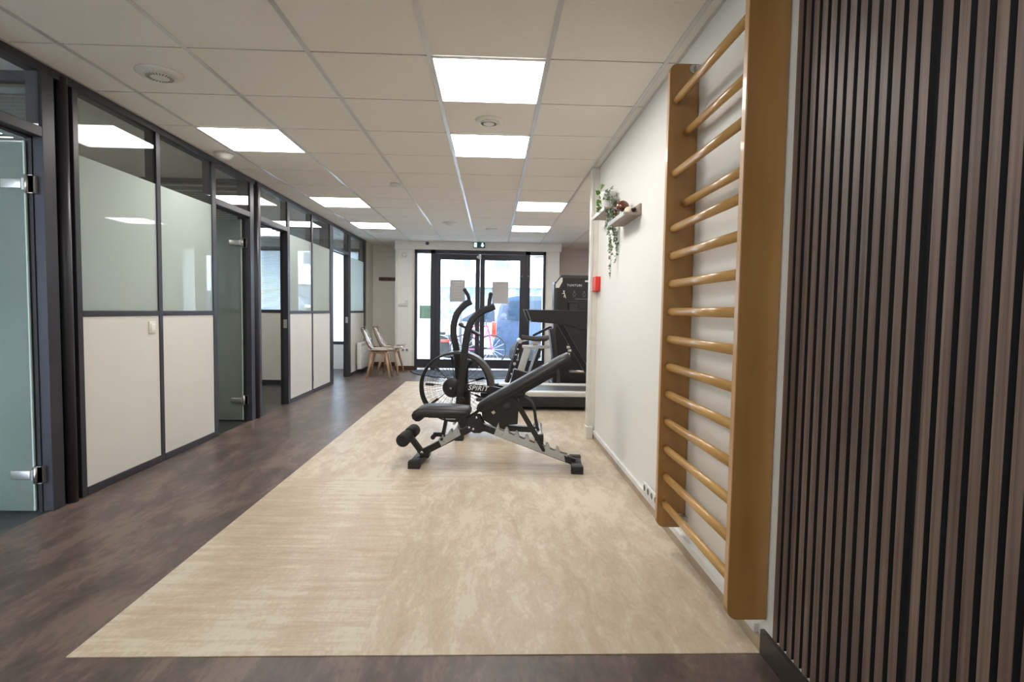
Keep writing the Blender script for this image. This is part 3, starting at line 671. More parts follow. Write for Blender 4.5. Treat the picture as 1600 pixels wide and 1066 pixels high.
for k in range(12):
    leaf(l2, (-.045+rd.uniform(-.008, .008), .12+rd.uniform(-.012, .012), .19-.017*k), (rd.uniform(-1, .6), rd.uniform(-1, .2), rd.uniform(-.8, .4)), (-.3, -1, .3), rd.uniform(.03, .048))
l2.build('broad_leaves', M['leaf2'], t, label='bright green broad leaves behind the pot')
t = thing('dome_figurine', 'glossy dark brown dome-shaped figurine on the lower ledge', 'figurine', (.868, 3.74, 1.773), 0)
MB().lathe([(.018, 0), (.022, .01), (.012, .03), (.014, .055), (.045, .066), (.048, .074), (.042, .098), (.028, .116), (.010, .124)], (0, 0, 0), seg=28).build('dome', M['brownglaze'], t)
MB().ball((-.03, .07, .08), .018, (1, 1.2, .9)).ball((-.03, .078, .055), .014).build('head', M['brownglaze'], t)
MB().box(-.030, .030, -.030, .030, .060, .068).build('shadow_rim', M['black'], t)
t = thing('cream_figurine', 'rounded cream figurine with black spots on the lower ledge', 'figurine', (.872, 3.58, 1.773), 0)
MB().ball((0, 0, .026), .030, (1.05, 1.3, .95)).build('body', M['creamstone'], t)
MB().ball((.014, -.035, .030), .010).ball((.030, -.025, .036), .010).ball((.024, -.030, .018), .010).build('black_spots', M['black'], t)
t = thing('bird_figurine', 'tiny brown and white bird-like figurine at ledge front', 'figurine', (.845, 3.66, 1.773), 0)
MB().ball((0, 0, .022), .016, (.8, 1, 1.2)).build('body', M['brownglaze'], t); MB().ball((-.010, -.010, .026), .009).build('white_breast', M['pot'], t)

# ================================================================== CHAIRS
def chair(label):
    t = thing('dining_chair', label, 'chair', (0, 0, 0), 0, group='clear shell chairs beside the radiator')
    def shell(u, v):
        # u along profile: seat front -> back top ; v across
        P = [(.235, .455), (.20, .465), (.10, .452), (-.03, .445), (-.12, .455), (-.175, .495), (-.21, .56), (-.25, .66), (-.295, .775), (-.312, .825)]
        k = u*(len(P)-1); i = min(int(k), len(P)-2); f = k-i
        x = P[i][0]*(1-f)+P[i+1][0]*f; z = P[i][1]*(1-f)+P[i+1][1]*f
        w = .225 if u < .45 else .225-.07*((u-.45)/.55)**2
        if u < .12: w *= .86+.14*u/.12
        if u > .9: w *= 1-.35*((u-.9)/.1)**2
        s = (v-.5)*2; lift = .055*abs(s)**3 if u < .5 else .02*abs(s)**3
        fwd = 0 if u < .45 else .06*s*s
        return Vector((x+fwd, w*s, z+lift))
    MB().grid(shell, 18, 10).build('shell', M['acrylic'], t, solid=.005, label='clear smoked plastic shell')
    c = MB(); c.lathe([(.02, -.014), (.185, -.012), (.205, 0), (.19, .016), (.05, .026), (.01, .026)], (.02, 0, .472), seg=32)
    c.build('seat_cushion', M['cushion'], t)
    f = MB(); f.box(-.12, .14, -.125, -.095, .405, .44).box(-.12, .14, .095, .125, .405, .44).box(-.13, -.10, -.12, .12, .405, .44).box(.11, .14, -.12, .12, .405, .44); f.build('seat_frame', M['oak'], t)
    for sx, sy in ((1, -1), (1, 1), (-1, -1), (-1, 1)):
        l = MB(); l.tube([(sx*.10+.01, sy*.10, .435), (sx*.145+.01, sy*.15, .22), (sx*.185+.01, sy*.195, 0)], [.026, .021, .013], seg=10); l.build('leg', M['oak'], t)
    return t
ch = chair('nearer clear shell chair with white cushion and oak legs')
ch.location = (-1.885, 9.22, 0); ch.rotation_euler.z = .06
dup(ch, (-1.80, 9.74, 0), -.10, 'farther clear shell chair with white cushion, half hidden')

# ================================================================== WEIGHT BENCH  (local x along the bench)
t = thing('weight_bench', 'black adjustable weight bench with grey toothed rails', 'weight bench', (0, 4.01, 0), -.0945)
def padbox(length, width, th, r): pass
# seat pad with rolled front, outline in (x,z), tapered plan
def pad(profile, halfw, name, taper=None, rb=.014):
    m = MB(); b2 = bmesh.new()
    A = [b2.verts.new((x, -halfw, z)) for x, z in profile]; B = [b2.verts.new((x, halfw, z)) for x, z in profile]; n = len(profile)
    b2.faces.new(A[::-1]); b2.faces.new(B)
    for i in range(n): b2.faces.new([A[i], A[(i+1) % n], B[(i+1) % n], B[i]])
    if taper:
        for v in b2.verts: v.co.y *= taper(v.co.x, v.co.z)
    bmesh.ops.recalc_face_normals(b2, faces=b2.faces[:])
    ed = [e for e in b2.edges if len(e.link_faces) == 2 and abs(e.verts[0].co.y-e.verts[1].co.y) < .03 and (abs(e.verts[0].co.x-e.verts[1].co.x)+abs(e.verts[0].co.z-e.verts[1].co.z)) > 1e-5]
    bmesh.ops.bevel(b2, geom=ed, offset=rb, segments=3, affect='EDGES', clamp_overlap=True)
    m._merge(b2, None, True); return m.build(name, M['vinylpad'], t)
sp = [(-.163, .375), (-.158, .405), (-.175, .424), (-.30, .432), (-.46, .432), (-.52, .425), (-.553, .407), (-.568, .38), (-.560, .352), (-.535, .335), (-.510, .336), (-.490, .350), (-.472, .366)]
pad(sp, .135, 'seat_pad', lambda x, z: 1 if x < -.25 else 1-.15*(x+.25)/.09)
# back pad: rotated slab
a = math.atan2(.345, .58)
def loc(s, h): return (-.095+s*math.cos(a)-h*math.sin(a), .425+s*math.sin(a)+h*math.cos(a))
bp = [loc(.02, -.030), loc(0, -.012), loc(-.002, .01), loc(.022, .032), loc(.10, .036), loc(.70, .036), loc(.765, .028), loc(.772, .0), loc(.755, -.030)]
pad(bp, .135, 'back_pad', lambda x, z: .80+.20*min(1, max(0, (x+.10)/.20)))
k = MB(); p0, p1 = loc(.56, .0372), loc(.60, .0372)
X = Matrix.Translation((p0[0], 0, p0[1])) @ Matrix.Rotation(-a, 4, 'Y'); k.box(0, .05, -.03, .03, -.0005, .0012, X); k.build('maker_label', M['silver'], t, label='small silver label')
k = MB(); p0, p1 = loc(.06, -.045), loc(.62, -.045); k.bar((p0[0], 0, p0[1]), (p1[0], 0, p1[1]), .05, .03, (0, 1, 0)) ; k.build('back_support_rail', M['black'], t)
# hub plates
for sy in (-1, 1):
    k = MB(); hub = [(-.175, .30), (-.165, .355), (-.125, .375), (-.085, .375), (-.065, .335), (-.045, .30), (-.05, .262), (-.08, .245), (-.125, .243), (-.16, .262)]
    k.prism(hub, 'y', sy*.034-.003, sy*.034+.003); h = k.build('pivot_plate', M['black'], t, bevel=.001)
    for (x, z) in ((-.107, .358), (-.130, .274), (-.160, .285)): MB().lathe([(.009, 0), (.010, sy*.004), (.006, sy*.009), (.001, sy*.010)], (x, sy*.037, z), 'y', 14).build('bolt', M['chrome'], h)
k = MB(); k.bar((-.13, 0, .285), (-.530, 0, .070), .050, .048); k.build('front_leg_tube', M['black'], t, bevel=.003)
k = MB(); k.bar((-.10, 0, .300), (.615, 0, .045), .050, .048); k.build('rear_leg_tube', M['black'], t, bevel=.003)
def toothed(a, b, n, h, wid, name, sy, top0, end):
    """grey adjustment rail beside the tube: from a to b, n hooks"""
    a = Vector((a[0], a[1])); b = Vector((b[0], b[1])); d = (b-a); L = d.length; d.normalize(); nn = Vector((-d.y, d.x))
    P = [a-nn*wid/2]; P.append(b-nn*wid/2); P.append(b+nn*wid*.62)
    step = L/n
    for i in range(n-1, -1, -1):
        s = i*step; e = s+step
        if i < n-1: P += [a+d*(e+.004)+nn*(wid/2+h*.75), a+d*(e-.012)+nn*(wid/2+h), a+d*(e-.020)+nn*(wid/2+h*.55), a+d*(e-.010)+nn*(wid/2+h*.25), a+d*(e-.024)+nn*(wid/2-h*.05)]
        P += [a+d*(s+.022)+nn*(wid/2+.0)]
    P += [a+nn*(wid/2+top0)]
    k = MB(); k.prism([(p.x, p.y) for p in P], 'y', sy*.0285-.003, sy*.0285+.003); r = k.build(name, M['silver'], t, bevel=.0008)
    for f in (.1, .5, .93): q = a+d*L*f; MB().lathe([(.007, 0), (.007, sy*.003), (.002, sy*.006)], (q.x, sy*.0315, q.y), 'y', 10).build('bolt', M['chrome'], r)
for sy in (-1, 1):
    toothed((.030, .258), (.553, .073), 7, .030, .048, 'back_adjustment_rail', sy, .035, 0)
    k = MB(); k.prism([(-.222, .226), (-.248, .296), (-.268, .262), (-.288, .244), (-.292, .262), (-.306, .258), (-.322, .222), (-.345, .206), (-.352, .224), (-.366, .220), (-.389, .186), (-.366, .137)], 'y', sy*.0285-.003, sy*.0285+.003)
    r = k.build('seat_adjustment_rail', M['silver'], t, bevel=.0008)
    for (x, z) in ((-.245, .245), (-.350, .172)): MB().lathe([(.006, 0), (.006, sy*.003), (.002, sy*.005)], (x, sy*.0315, z), 'y', 10).build('bolt', M['chrome'], r)
# back strut
for sy in (-1, 1):
    k = MB(); k.bar((.165, sy*.045, .50), (.386, sy*.045, .135), .010, .026); k.build('back_strut', M['black'], t, bevel=.002)
k = MB(); k.cyl((.386, -.062, .137), (.386, .062, .137), .011, 14).cyl((.165, -.05, .50), (.165, .05, .50), .012, 14); k.build('strut_pin', M['black'], t)
# seat strut + handle
k = MB(); k.bar((-.330, 0, .36), (-.362, 0, .195), .04, .024).cyl((-.362, -.05, .192), (-.362, .05, .192), .010, 12); k.build('seat_strut', M['black'], t)
k = MB(); k.bar((-.36, -.02, .222), (-.425, -.02, .222), .03, .026).cyl((-.425, -.05, .206), (-.425, .03, .206), .017, 14); k.build('seat_handle', M['foam'], t)
k = MB(); k.box(-.46, -.18, -.05, .05, .350, .372).box(-.34, -.20, -.035, .035, .325, .35); k.build('seat_carrier', M['black'], t)
k = MB(); k.box(-.33, -.26, -.055, .055, .342, .350).cyl((-.27, -.05, .312), (-.27, .05, .312), .010, 12); k.build('seat_hinge', M['silver'], t)
# leg hold-down
k = MB(); k.bar((-.512, 0, .075), (-.612, 0, .205), .045, .036); k.build('roller_post', M['black'], t, bevel=.002)
k = MB(); k.cyl((-.617, -.185, .207), (-.617, .185, .207), .012, 14); k.build('roller_axle', M['black'], t)
for y0, y1 in ((-.185, -.035), (.035, .185)):
    k = MB(); k.lathe([(.030, y0-.002), (.044, y0+.002), (.048, y0+.012), (.048, y1-.012), (.044, y1-.002), (.03, y1+.002)], (-.617, 0, .207), 'y', 28); k.build('foam_roller', M['foam'], t)
for x, s in ((-.538, -1), (.625, 1)):
    k = MB(); k.rbox(x-.038, x+.038, -.165, .165, .010, .050, .004); f = k.build('foot_bar', M['black'], t)
    for y in (-.16, .13):
        k = MB(); k.rbox(x-.042, x+.042, y-.015, y+.045, 0, .056, .005); k.build('rubber_foot', M['rubber'], f)
    k = MB(); k.box(x-.03-s*.02, x+.03-s*.02, -.03, .03, .048, .052).prism([(x, .05), (x-s*.08, .05), (x-s*.09, .10), (x-s*.02, .065)], 'y', -.032, .032); k.build('gusset', M['black'], f)
k = MB(); k.lathe([(.012, 0), (.013, -.004), (.006, -.010)], (-.508, -.033, .088), 'y', 14); k.build('bolt', M['chrome'], t)

# ================================================================== AIR BIKE
t = thing('air_bike', 'black air bike with large spoked fan wheel and swinging arms', 'exercise bike', (0, 5.0, 0), -.05)
HC_ = (-.336, .445)
R = .312
k = MB(); k.lathe([(R-.014, -.035), (R-.003, -.035), (R, -.03), (R, .03), (R-.003, .035), (R-.014, .035)], (HC_[0], 0, HC_[1]), 'y', 64)
# open drum: remove end caps
for f in [f for f in k.bm.faces if len(f.verts) > 10]: k.bm.faces.remove(f)
k.build('fan_housing_rim', M['black'], t, solid=.004)
k = MB(); b2 = []; n_ = 30; a0_, a1_ = -.55, 1.95
for q in range(n_+1):
    a = a1_+(a0_-a1_)*q/n_; b2.append((HC_[0]+.036+(R+.009)*math.cos(a), HC_[1]+.006+(R+.006)*math.sin(a)))
for q in range(n_+1):
    a = a0_+(a1_-a0_)*q/n_; b2.append((HC_[0]+(R-.006)*math.cos(a), HC_[1]+(R-.006)*math.sin(a)))
k.prism(b2, 'y', -.085, .085); k.build('wheel_fairing', M['rimgrey'], t, bevel=.006)
for sy in (-1, 1):
    k = MB(); k.tube([(HC_[0]+(R-.006)*math.cos(2*PI*q/56), sy*.06-.03, HC_[1]+(R-.006)*math.sin(2*PI*q/56)) for q in range(56)], .009, 8, closed=True); k.build('cage_ring', M['black'], t)
    k = MB()
    for q in range(44):
        a = 2*PI*q/44; k.tube([(HC_[0]+.07*math.cos(a), sy*.10-.03, HC_[1]+.07*math.sin(a)), (HC_[0]+(R-.008)*math.cos(a+.12), sy*.062-.03, HC_[1]+(R-.008)*math.sin(a+.12))], .0011, 4, caps=False)
    for rr in (.12, .17, .22, .27): k.tube([(HC_[0]+rr*math.cos(2*PI*q/40), sy*(.108-rr*.12)-.03, HC_[1]+rr*math.sin(2*PI*q/40)) for q in range(40)], .0010, 4, closed=True)
    k.build('wire_guard', M['black'], t)
k = MB()
for q in range(9):
    a = 2*PI*q/9+.3; c, s_ = math.cos(a), math.sin(a)
    k.tube([(HC_[0]+.05*c, 0, HC_[1]+.05*s_), (HC_[0]+.21*c, 0, HC_[1]+.21*s_)], .0035, 6)
    X = Matrix.Translation((HC_[0]+.235*c, 0, HC_[1]+.235*s_)) @ Matrix.Rotation(-a, 4, 'Y') @ Matrix.Rotation(.5, 4, 'X')
    k.box(-.04, .04, -.0015, .0015, -.012, .012, X)
k.lathe([(.05, -.08), (.05, .08)], (HC_[0], 0, HC_[1]), 'y', 24); k.build('fan', M['black'], t, label='black fan blades on thin spokes')
k = MB(); k.lathe([(.02, -.160), (.078, -.158), (.088, -.145), (.088, -.125)], (-.345, 0, .45), 'y', 36); hb = k.build('hub_cover', M['black'], t)
MB().lathe([(.010, -.166), (.010, -.158)], (-.358, 0, .45), 'y', 12).build('hub_bolt', M['chrome'], hb)
sec = [(-.6, -1), (.6, -1), (1, -.6), (1, .6), (.6, 1), (-.6, 1), (-1, .6), (-1, -.6)]
def swing(P, y, grip, nm):
    dx = -.05*y; P = [(x+dx, z) for x, z in P]; grip = [(x+dx, z) for x, z in grip]
    k = MB(); pts = smoothpath([(x, y, z) for x, z in P], 6); k.tube(pts, 1, sec=[(u*.019, v*.030) for u, v in sec], up=(-1, 0, .2))
    o = k.build(nm, M['black'], t)
    g = MB(); g.tube(smoothpath([(grip[0][0], y, grip[0][1]), (grip[1][0], y, grip[1][1]), (grip[2][0], y-.0, grip[2][1])], 5), .017, 12).ball((grip[2][0], y, grip[2][1]), .019); g.build('hand_grip', M['foam'], o)
    return o
swing([(-.300, .25), (-.318, .50), (-.340, .758), (-.372, .94), (-.345, 1.09), (-.275, 1.185), (-.205, 1.225)], .185, ((-.225, 1.22), (-.235, 1.275), (-.268, 1.33)), 'swing_arm')
swing([(-.300, .22), (-.280, .40), (-.248, .732), (-.222, .945), (-.176, 1.06), (-.095, 1.133), (.016, 1.178)], -.20, ((-.035, 1.16), (-.033, 1.215), (-.022, 1.282)), 'swing_arm')
k = MB(); k.cyl((-.27, -.24, .36), (-.27, .24, .36), .022, 16).cyl((-.255, -.30, .36), (-.255, -.215, .36), .028, 18); k.build('foot_peg', M['black'], t)
k = MB(); k.prism([(-.25, .490), (0, .472), (.10, .455), (.10, .402), (0, .410), (-.25, .420)], 'y', -.152, -.132); a_ = k.build('side_arm', M['black'], t, bevel=.004)
X = Matrix.Translation((-.118, -.1535, .450)) @ Matrix.Rotation(PI/2, 4, 'X') @ Matrix.Rotation(-.045, 4, 'Z')
MB().text('SPIRIT', X, size=.060, depth=.0008, shear=.3, bold=.0008, space=1.1).build('maker_lettering', M['white'], a_, label='white SPIRIT lettering')
k = MB(); k.bar((.05, -.13, .43), (.30, -.06, .39), .03, .035).bar((.05, .13, .43), (.30, .06, .39), .03, .035); k.build('frame_arm', M['black'], t)
k = MB(); k.bar((-.33, 0, .425-.33), (-.33, 0, .06), .05, .05).tube(smoothpath([(-.30, 0, .06), (-.1, 0, .06), (.1, 0, .07), (.42, 0, .06)], 4), 1, sec=[(-.03, -.025), (.03, -.025), (.03, .025), (-.03, .025)], up=(0, 0, 1)); k.build('base_rail', M['black'], t)
k = MB(); k.box(-.30, -.20, -.08, .08, .07, .42).prism([(-.10, .40), (.16, .40), (.25, .32), (.24, .12), (.02, .10), (-.08, .16)], 'y', -.085, .085); k.build('drive_cover', M['black'], t, bevel=.006)
k = MB(); k.lathe([(.032, -.105), (.036, -.09), (.036, -.085)], (.135, 0, .30), 'y', 20).lathe([(.022, -.12), (.022, -.1)], (.135, 0, .30), 'y', 16); k.build('tension_knob', M['charc'], t)
for sy in (-1, 1):
    k = MB(); k.bar((.03, sy*.11, .22), (.03+sy*.11, sy*.11, .22-sy*.13), .014, .026); cr_ = k.build('crank', M['steel'], t)
    MB().rbox(-.02+sy*.11, .08+sy*.11, sy*.13-.035+sy*.03, sy*.13+.035+sy*.03, .21-sy*.13, .235-sy*.13, .005).build('pedal', M['rubber'], cr_)
k = MB(); k.bar((.205, 0, .40), (.262, 0, .60), .085, .125); k.build('seat_tube_sleeve', M['black'], t, bevel=.006)
k = MB(); k.bar((.250, 0, .56), (.318, 0, .805), .045, .062); k.build('seat_post', M['silver'], t, bevel=.004)
k = MB(); k.rbox(.27, .52, -.022, .022, .805, .832, .004).cyl((.39, 0, .83), (.39, 0, .865), .02, 14).rbox(.35, .44, -.03, .03, .845, .872, .004); k.build('seat_slider', M['silver'], t)
def saddle(u, v):
    x = .26+.245*u; w = .018+.012*u if u < .35 else .0222+.075*min(1, ((u-.35)/.5))**1.3*(1 if u < .9 else 1-.5*((u-.9)/.1)**2)
    s = (v-.5)*2; return Vector((x, w*s, .918-.030*abs(s)**2.2-.018*(1-abs(2*u-1))*.4-.006*math.sin(PI*u)))
MB().grid(saddle, 18, 10).build('saddle', M['rubber'], t, solid=.018)
k = MB(); k.tube(smoothpath([(.16, -.03, .345), (.24, -.045, .365), (.33, -.06, .345), (.385, -.085, .26), (.405, -.10, .15), (.425, -.11, .075)], 5), .014, 12).tube(smoothpath([(.16, .03, .345), (.24, .045, .365), (.33, .06, .345), (.385, .085, .26), (.405, .10, .15), (.425, .11, .075)], 5), .014, 12); k.build('rear_frame', M['black'], t)
for x in (-.27, .43):
    k = MB(); k.rbox(x-.03, x+.03, -.24, .24, .02, .075, .008); s_ = k.build('stabiliser_bar', M['steel'], t)
    for y in (-.25, .20): MB().rbox(x-.038, x+.038, y-.02, y+.07, 0, .07, .01).build('rubber_foot', M['rubber'], s_)
k = MB(); X = Matrix.Translation((-.212, 0, .967)) @ Matrix.Rotation(.51, 4, 'Y'); k.rbox(-.105, .105, -.09, .09, -.012, .012, .005, X); cn = k.build('console', M['black'], t)
MB().box(-.09, .09, -.075, .075, .0115, .0135, X).build('screen', M['carglass'], cn)
k = MB(); k.bar((-.26, 0, .60), (-.22, 0, .955), .03, .04).box(-.30, -.22, -.03, .03, .42, .62); k.build('console_mast', M['black'], t)

# ================================================================== TREADMILL
t = thing('treadmill', 'black treadmill with silver side rails, partly behind the wall', 'treadmill', (.95, 6.62, 0), 0)
Y1, Y2 = 6.22, 7.02
k = wb(); k.rbox(.08, 1.95, Y1+.01, Y2-.01, .045, .165, .01); k.build('deck_body', M['black'], t)
k = wb(); k.box(.10, 1.55, Y1+.13, Y2-.13, .196, .205).cyl((.10, Y1+.13, .18), (.10, Y2-.13, .18), .025, 18); k.build('running_belt', M['charc'], t)
for y0 in (Y1, Y2-.13):
    k = wb(); k.rbox(.05, 1.5, y0, y0+.13, .165, .222, .012); rl = k.build('side_rail', M['palesilver'], t)
    k = wb(); k.rbox(.03, .09, y0-.002, y0+.132, .05, .225, .01); k.build('end_cap', M['black'], rl)
k = wb(); k.prism([(1.50, .06), (1.95, .06), (1.95, .20), (1.85, .30), (1.50, .24)], 'y', Y1, Y2); k.build('motor_hood', M['black'], t, bevel=.015)
for y0 in (Y1+.02, Y2-.08):
    hr = [(.384, 1.162), (.44, 1.022), (.75, 1.000), (.90, .975), (1.02, .93), (1.30, .93), (1.30, 1.165), (.90, 1.158)]
    k = wb(); k.prism(hr, 'y', y0, y0+.06); h_ = k.build('handrail', M['black'], t, bevel=.010)
    MBx = wb(); MBx.prism([(.381, 1.166), (.438, 1.018), (.452, 1.018), (.398, 1.166)], 'y', y0-.002, y0+.062); MBx.build('end_trim', M['charc'], h_)
    k = wb(); k.tube([(.85, y0+.03, 1.02), (1.22, y0+.03, .40), (1.38, y0+.03, .10)], 1, sec=[(-.02, -.048), (.02, -.048), (.02, .048), (-.02, .048)], up=(1, 0, .5)); k.build('upright', M['black'], t)
k = wb(); X = Matrix.Translation((1.30, 6.62, 1.20)) @ Matrix.Rotation(-.6, 4, 'Y'); k.rbox(-.16, .14, -.38, .38, -.02, .02, .012, X); cs = k.build('console', M['charc'], t)
wb().box(-.10, .10, -.15, .15, .0195, .0215, X).build('screen', M['carglass'], cs)
k = wb()
for x in (.20, 1.8):
    for y in (Y1+.05, Y2-.05): k.cyl((x, y, 0), (x, y, .05), .03, 14)
k.build('levelling_foot', M['rubber'], t)
X = Matrix.Translation((1.13, Y1-.001+.13, .2225)) ; MBt = wb(); MBt.text('TUNTURI', Matrix.Translation((1.05, Y1+.065, .2222)), size=.045, depth=.0006, bold=.001, space=1.2); MBt.build('maker_lettering', M['charc'], t)

# ================================================================== WEIGHT STACK TOWER
t = thing('weight_stack_machine', 'tall black weight stack machine with chamfered shroud', 'weight machine', (1.25, 8.5, 0), 0)
XA, XB = .925, 1.60
k = wb(); k.prism([(XA, .02), (XB, .02), (XB, 1.565), (XB-.115, 1.70), (XA+.105, 1.70), (XA, 1.56)], 'y', 8.38, 8.42); sh = k.build('shroud', M['charc'], t, bevel=.004)
k = wb(); k.prism([(XA+.045, .06), (XB-.045, .06), (XB-.045, 1.53), (XB-.13, 1.655), (XA+.13, 1.655), (XA+.045, 1.53)], 'y', 8.372, 8.381); k.build('front_panel', M['black'], sh)
k = wb(); k.prism([(XA+.02, 1.505), (XA+.075, 1.505), (XA+.125, 1.60), (XA+.125, 1.66), (XA+.10, 1.66), (XA+.02, 1.56)], 'y', 8.366, 8.373); k.build('corner_window', M['offwhite'], sh, label='pale cut-out at the upper left corner')
k = wb(); k.box(1.395, 1.475, 8.366, 8.373, 1.60, 1.625).box(1.46, 1.475, 8.366, 8.373, 1.55, 1.625); k.build('corner_label', M['offwhite'], sh)
k = wb(); X = Matrix.Translation((1.235, 8.371, 1.545)) @ Matrix.Rotation(PI/2, 4, 'X'); k.text('TUNTURI', X, size=.047, depth=.001, bold=.0, space=1.2); k.build('maker_lettering', M['white'], sh, label='white TUNTURI lettering')
k = wb()
for x0_ in (1.075,):
    k.ball((x0_, 8.37, 1.455), .011, (1, .3, 1)).tube([(x0_, 8.370, 1.44), (x0_+.015, 8.370, 1.40), (x0_+.03, 8.37, 1.35)], .006, 6).tube([(x0_, 8.370, 1.43), (x0_-.025, 8.37, 1.415)], .005, 6).tube([(x0_+.012, 8.370, 1.40), (x0_+.0, 8.37, 1.36)], .006, 6)
k.build('exercise_pictogram', M['offwhite'], sh)
k = wb()
for x0_ in (1.235, 1.385):
    k.ball((x0_, 8.371, 1.45), .009, (1, .3, 1)).tube(arc((x0_, 1.41), .024, 0, 2*PI, 14, 'xz', 8.371), .003, 6).box(x0_-.02, x0_+.02, 8.369, 8.372, 1.372, 1.376)
k.box(1.25, 1.43, 8.369, 8.372, 1.335, 1.345); k.build('muscle_pictogram', M['grille'], sh)
k = wb(); k.rbox(1.155, 1.275, 8.33, 8.372, .95, 1.28, .006).rbox(1.135, 1.295, 8.325, 8.372, 1.27, 1.30, .005); k.build('cable_guide', M['rubber'], sh)
k = wb()
for q in range(7): k.rbox(1.125+.018*(q % 2), 1.185+.018*(q % 2), 8.335, 8.372, .80-.055*q, .845-.055*q, .006)
k.build('pulley_chain', M['chrome'], t)
k = wb()
for q in range(14): k.rbox(1.08, 1.45, 8.45, 8.60, .08+.05*q, .125+.05*q, .003)
k.build('weight_plates', M['black'], t); k = wb()
for x in (1.16, 1.37): k.cyl((x, 8.52, .03), (x, 8.52, 1.66), .012, 12)
k.build('guide_rod', M['chrome'], t)
k = wb(); k.box(XA+.01, XA+.07, 8.42, 8.72, 0, 1.55).box(XB-.07, XB-.01, 8.42, 8.72, 0, 1.55).box(XA+.01, XB-.01, 8.42, 8.72, 1.55, 1.60).box(XA-.02, XB+.02, 8.34, 8.78, 0, .05); k.build('tower_frame', M['black'], t, bevel=.004)
k = wb(); k.cyl((1.17, 8.25, .24), (1.62, 8.25, .24), .022, 16).cyl((1.18, 8.25, .24), (1.18, 8.38, .24), .012, 10); k.build('foot_roller', M['steel'], t)
k = wb(); k.bar((1.0, 8.36, .26), (1.0, 8.2, .05), .05, .05).box(.93, 1.6, 8.12, 8.38, .0, .04); k.build('foot_plate', M['black'], t)
k = wb(); k.rbox(1.45, 1.56, 8.30, 8.375, .78, .82, .01).rbox(1.45, 1.56, 8.30, 8.375, .66, .70, .01); k.build('side_hook', M['offwhite'], t)

# ================================================================== SEAT FRAME beside the tower
t = thing('exercise_seat', 'black and silver seat frame with upright pad beside the tower', 'exercise machine', (.55, 8.2, 0), 0)
k = wb(); k.bar((.405, 8.05, .69), (.215, 8.05, .06), .05, .062, (0, 1, 0)).bar((.405, 8.35, .69), (.215, 8.35, .06), .05, .062, (0, 1, 0)); k.build('front_leg', M['black'], t, bevel=.003)
k = wb(); k.bar((.70, 8.05, .60), (.52, 8.05, .06), .05, .07, (0, 1, 0)).bar((.70, 8.35, .60), (.52, 8.35, .06), .05, .07, (0, 1, 0)); k.build('rear_leg', M['black'], t, bevel=.003)
k = wb(); k.bar((.655, 8.02, .60), (.475, 8.02, .06), .012, .016, (0, 1, 0)).bar((.425, 8.02, .70), (.60, 8.02, .74), .02, .02); k.build('silver_edge', M['silver'], t)
k = wb(); k.bar((.60, 8.2, .78), (.86, 8.2, .91), .05, .035).bar((.86, 8.2, .92), (.90, 8.2, .70), .05, .035); k.build('back_support_arm', M['black'], t)
k = wb(); X = Matrix.Translation((.91, 8.2, .60)) @ Matrix.Rotation(-.14, 4, 'Y'); k.rbox(-.035, .035, -.15, .15, -.29, .30, .015, X); k.build('back_pad', M['vinylpad'], t)
k = wb(); k.cyl((.40, 7.98, .70), (.40, 8.42, .70), .03, 16).cyl((.325, 7.99, .37), (.325, 8.41, .37), .022, 14); k.build('pivot_bar', M['steel'], t)
for (x, z) in ((.37, .585), (.345, .50), (.325, .37), (.28, .22)): wb().lathe([(.013, 0), (.013, -.008), (.004, -.012)], (x, 8.025, z), 'y', 12).build('bolt', M['chrome'], t)
for y in (8.05, 8.35):
    wb().rbox(.10, .78, y-.035, y+.035, 0, .055, .006).build('base_rail', M['silver'], t)
wb().rbox(.12, .17, 7.98, 8.42, .0, .05, .006).rbox(.70, .76, 7.98, 8.42, 0, .05, .006).build('cross_rail', M['black'], t)

# ================================================================== STREET
wb().box(-14, 14, YALC, 12.4, -.22, -.06).build('pavement', M['paving'], kind=ST, cat='pavement', label='pale pavement outside the entrance doors')
wb().box(-30, 30, 12.4, 21.5, -.26, -.18).build('street_ground', M['asphalt'], kind=ST, cat='street', label='grey street where the cars are parked')
wb().box(-30, 30, 21.5, 24, -.22, -.06).build('pavement_far', M['paving'], kind=ST, cat='pavement', label='pavement on the far side of the street')
bl = thing('apartment_building', 'white rendered building across the street', 'building', (0, 26, -.06), 0)
wb().box(-16, 16, 24, 30, -.06, 12).build('wall', M['facade'], bl)
wb().box(-5.5, 5.5, 23.94, 24.02, .3, 2.15).build('shop_front', M['shopfront'], bl, label='blue grey shop front')
wb().box(-5.6, 5.6, 23.7, 24.02, 2.15, 2.32).box(-5.6, 5.6, 23.8, 24.02, 2.75, 2.86).build('canopy', M['facade'], bl)
for x in (-7.4, -4.6, -1.4, 0.3, 2.9, 5.8):
    for z in (3.02, 6.2, 9.2):
        w_ = wb(); w_.box(x-.28, x+.42, 23.95, 24.01, z, z+1.1); f = w_.build('window', M['facwin'], bl); wb().box(x-.28, x+.42, 23.93, 23.96, z+.5, z+.54).build('transom_bar', M['facade'], f)
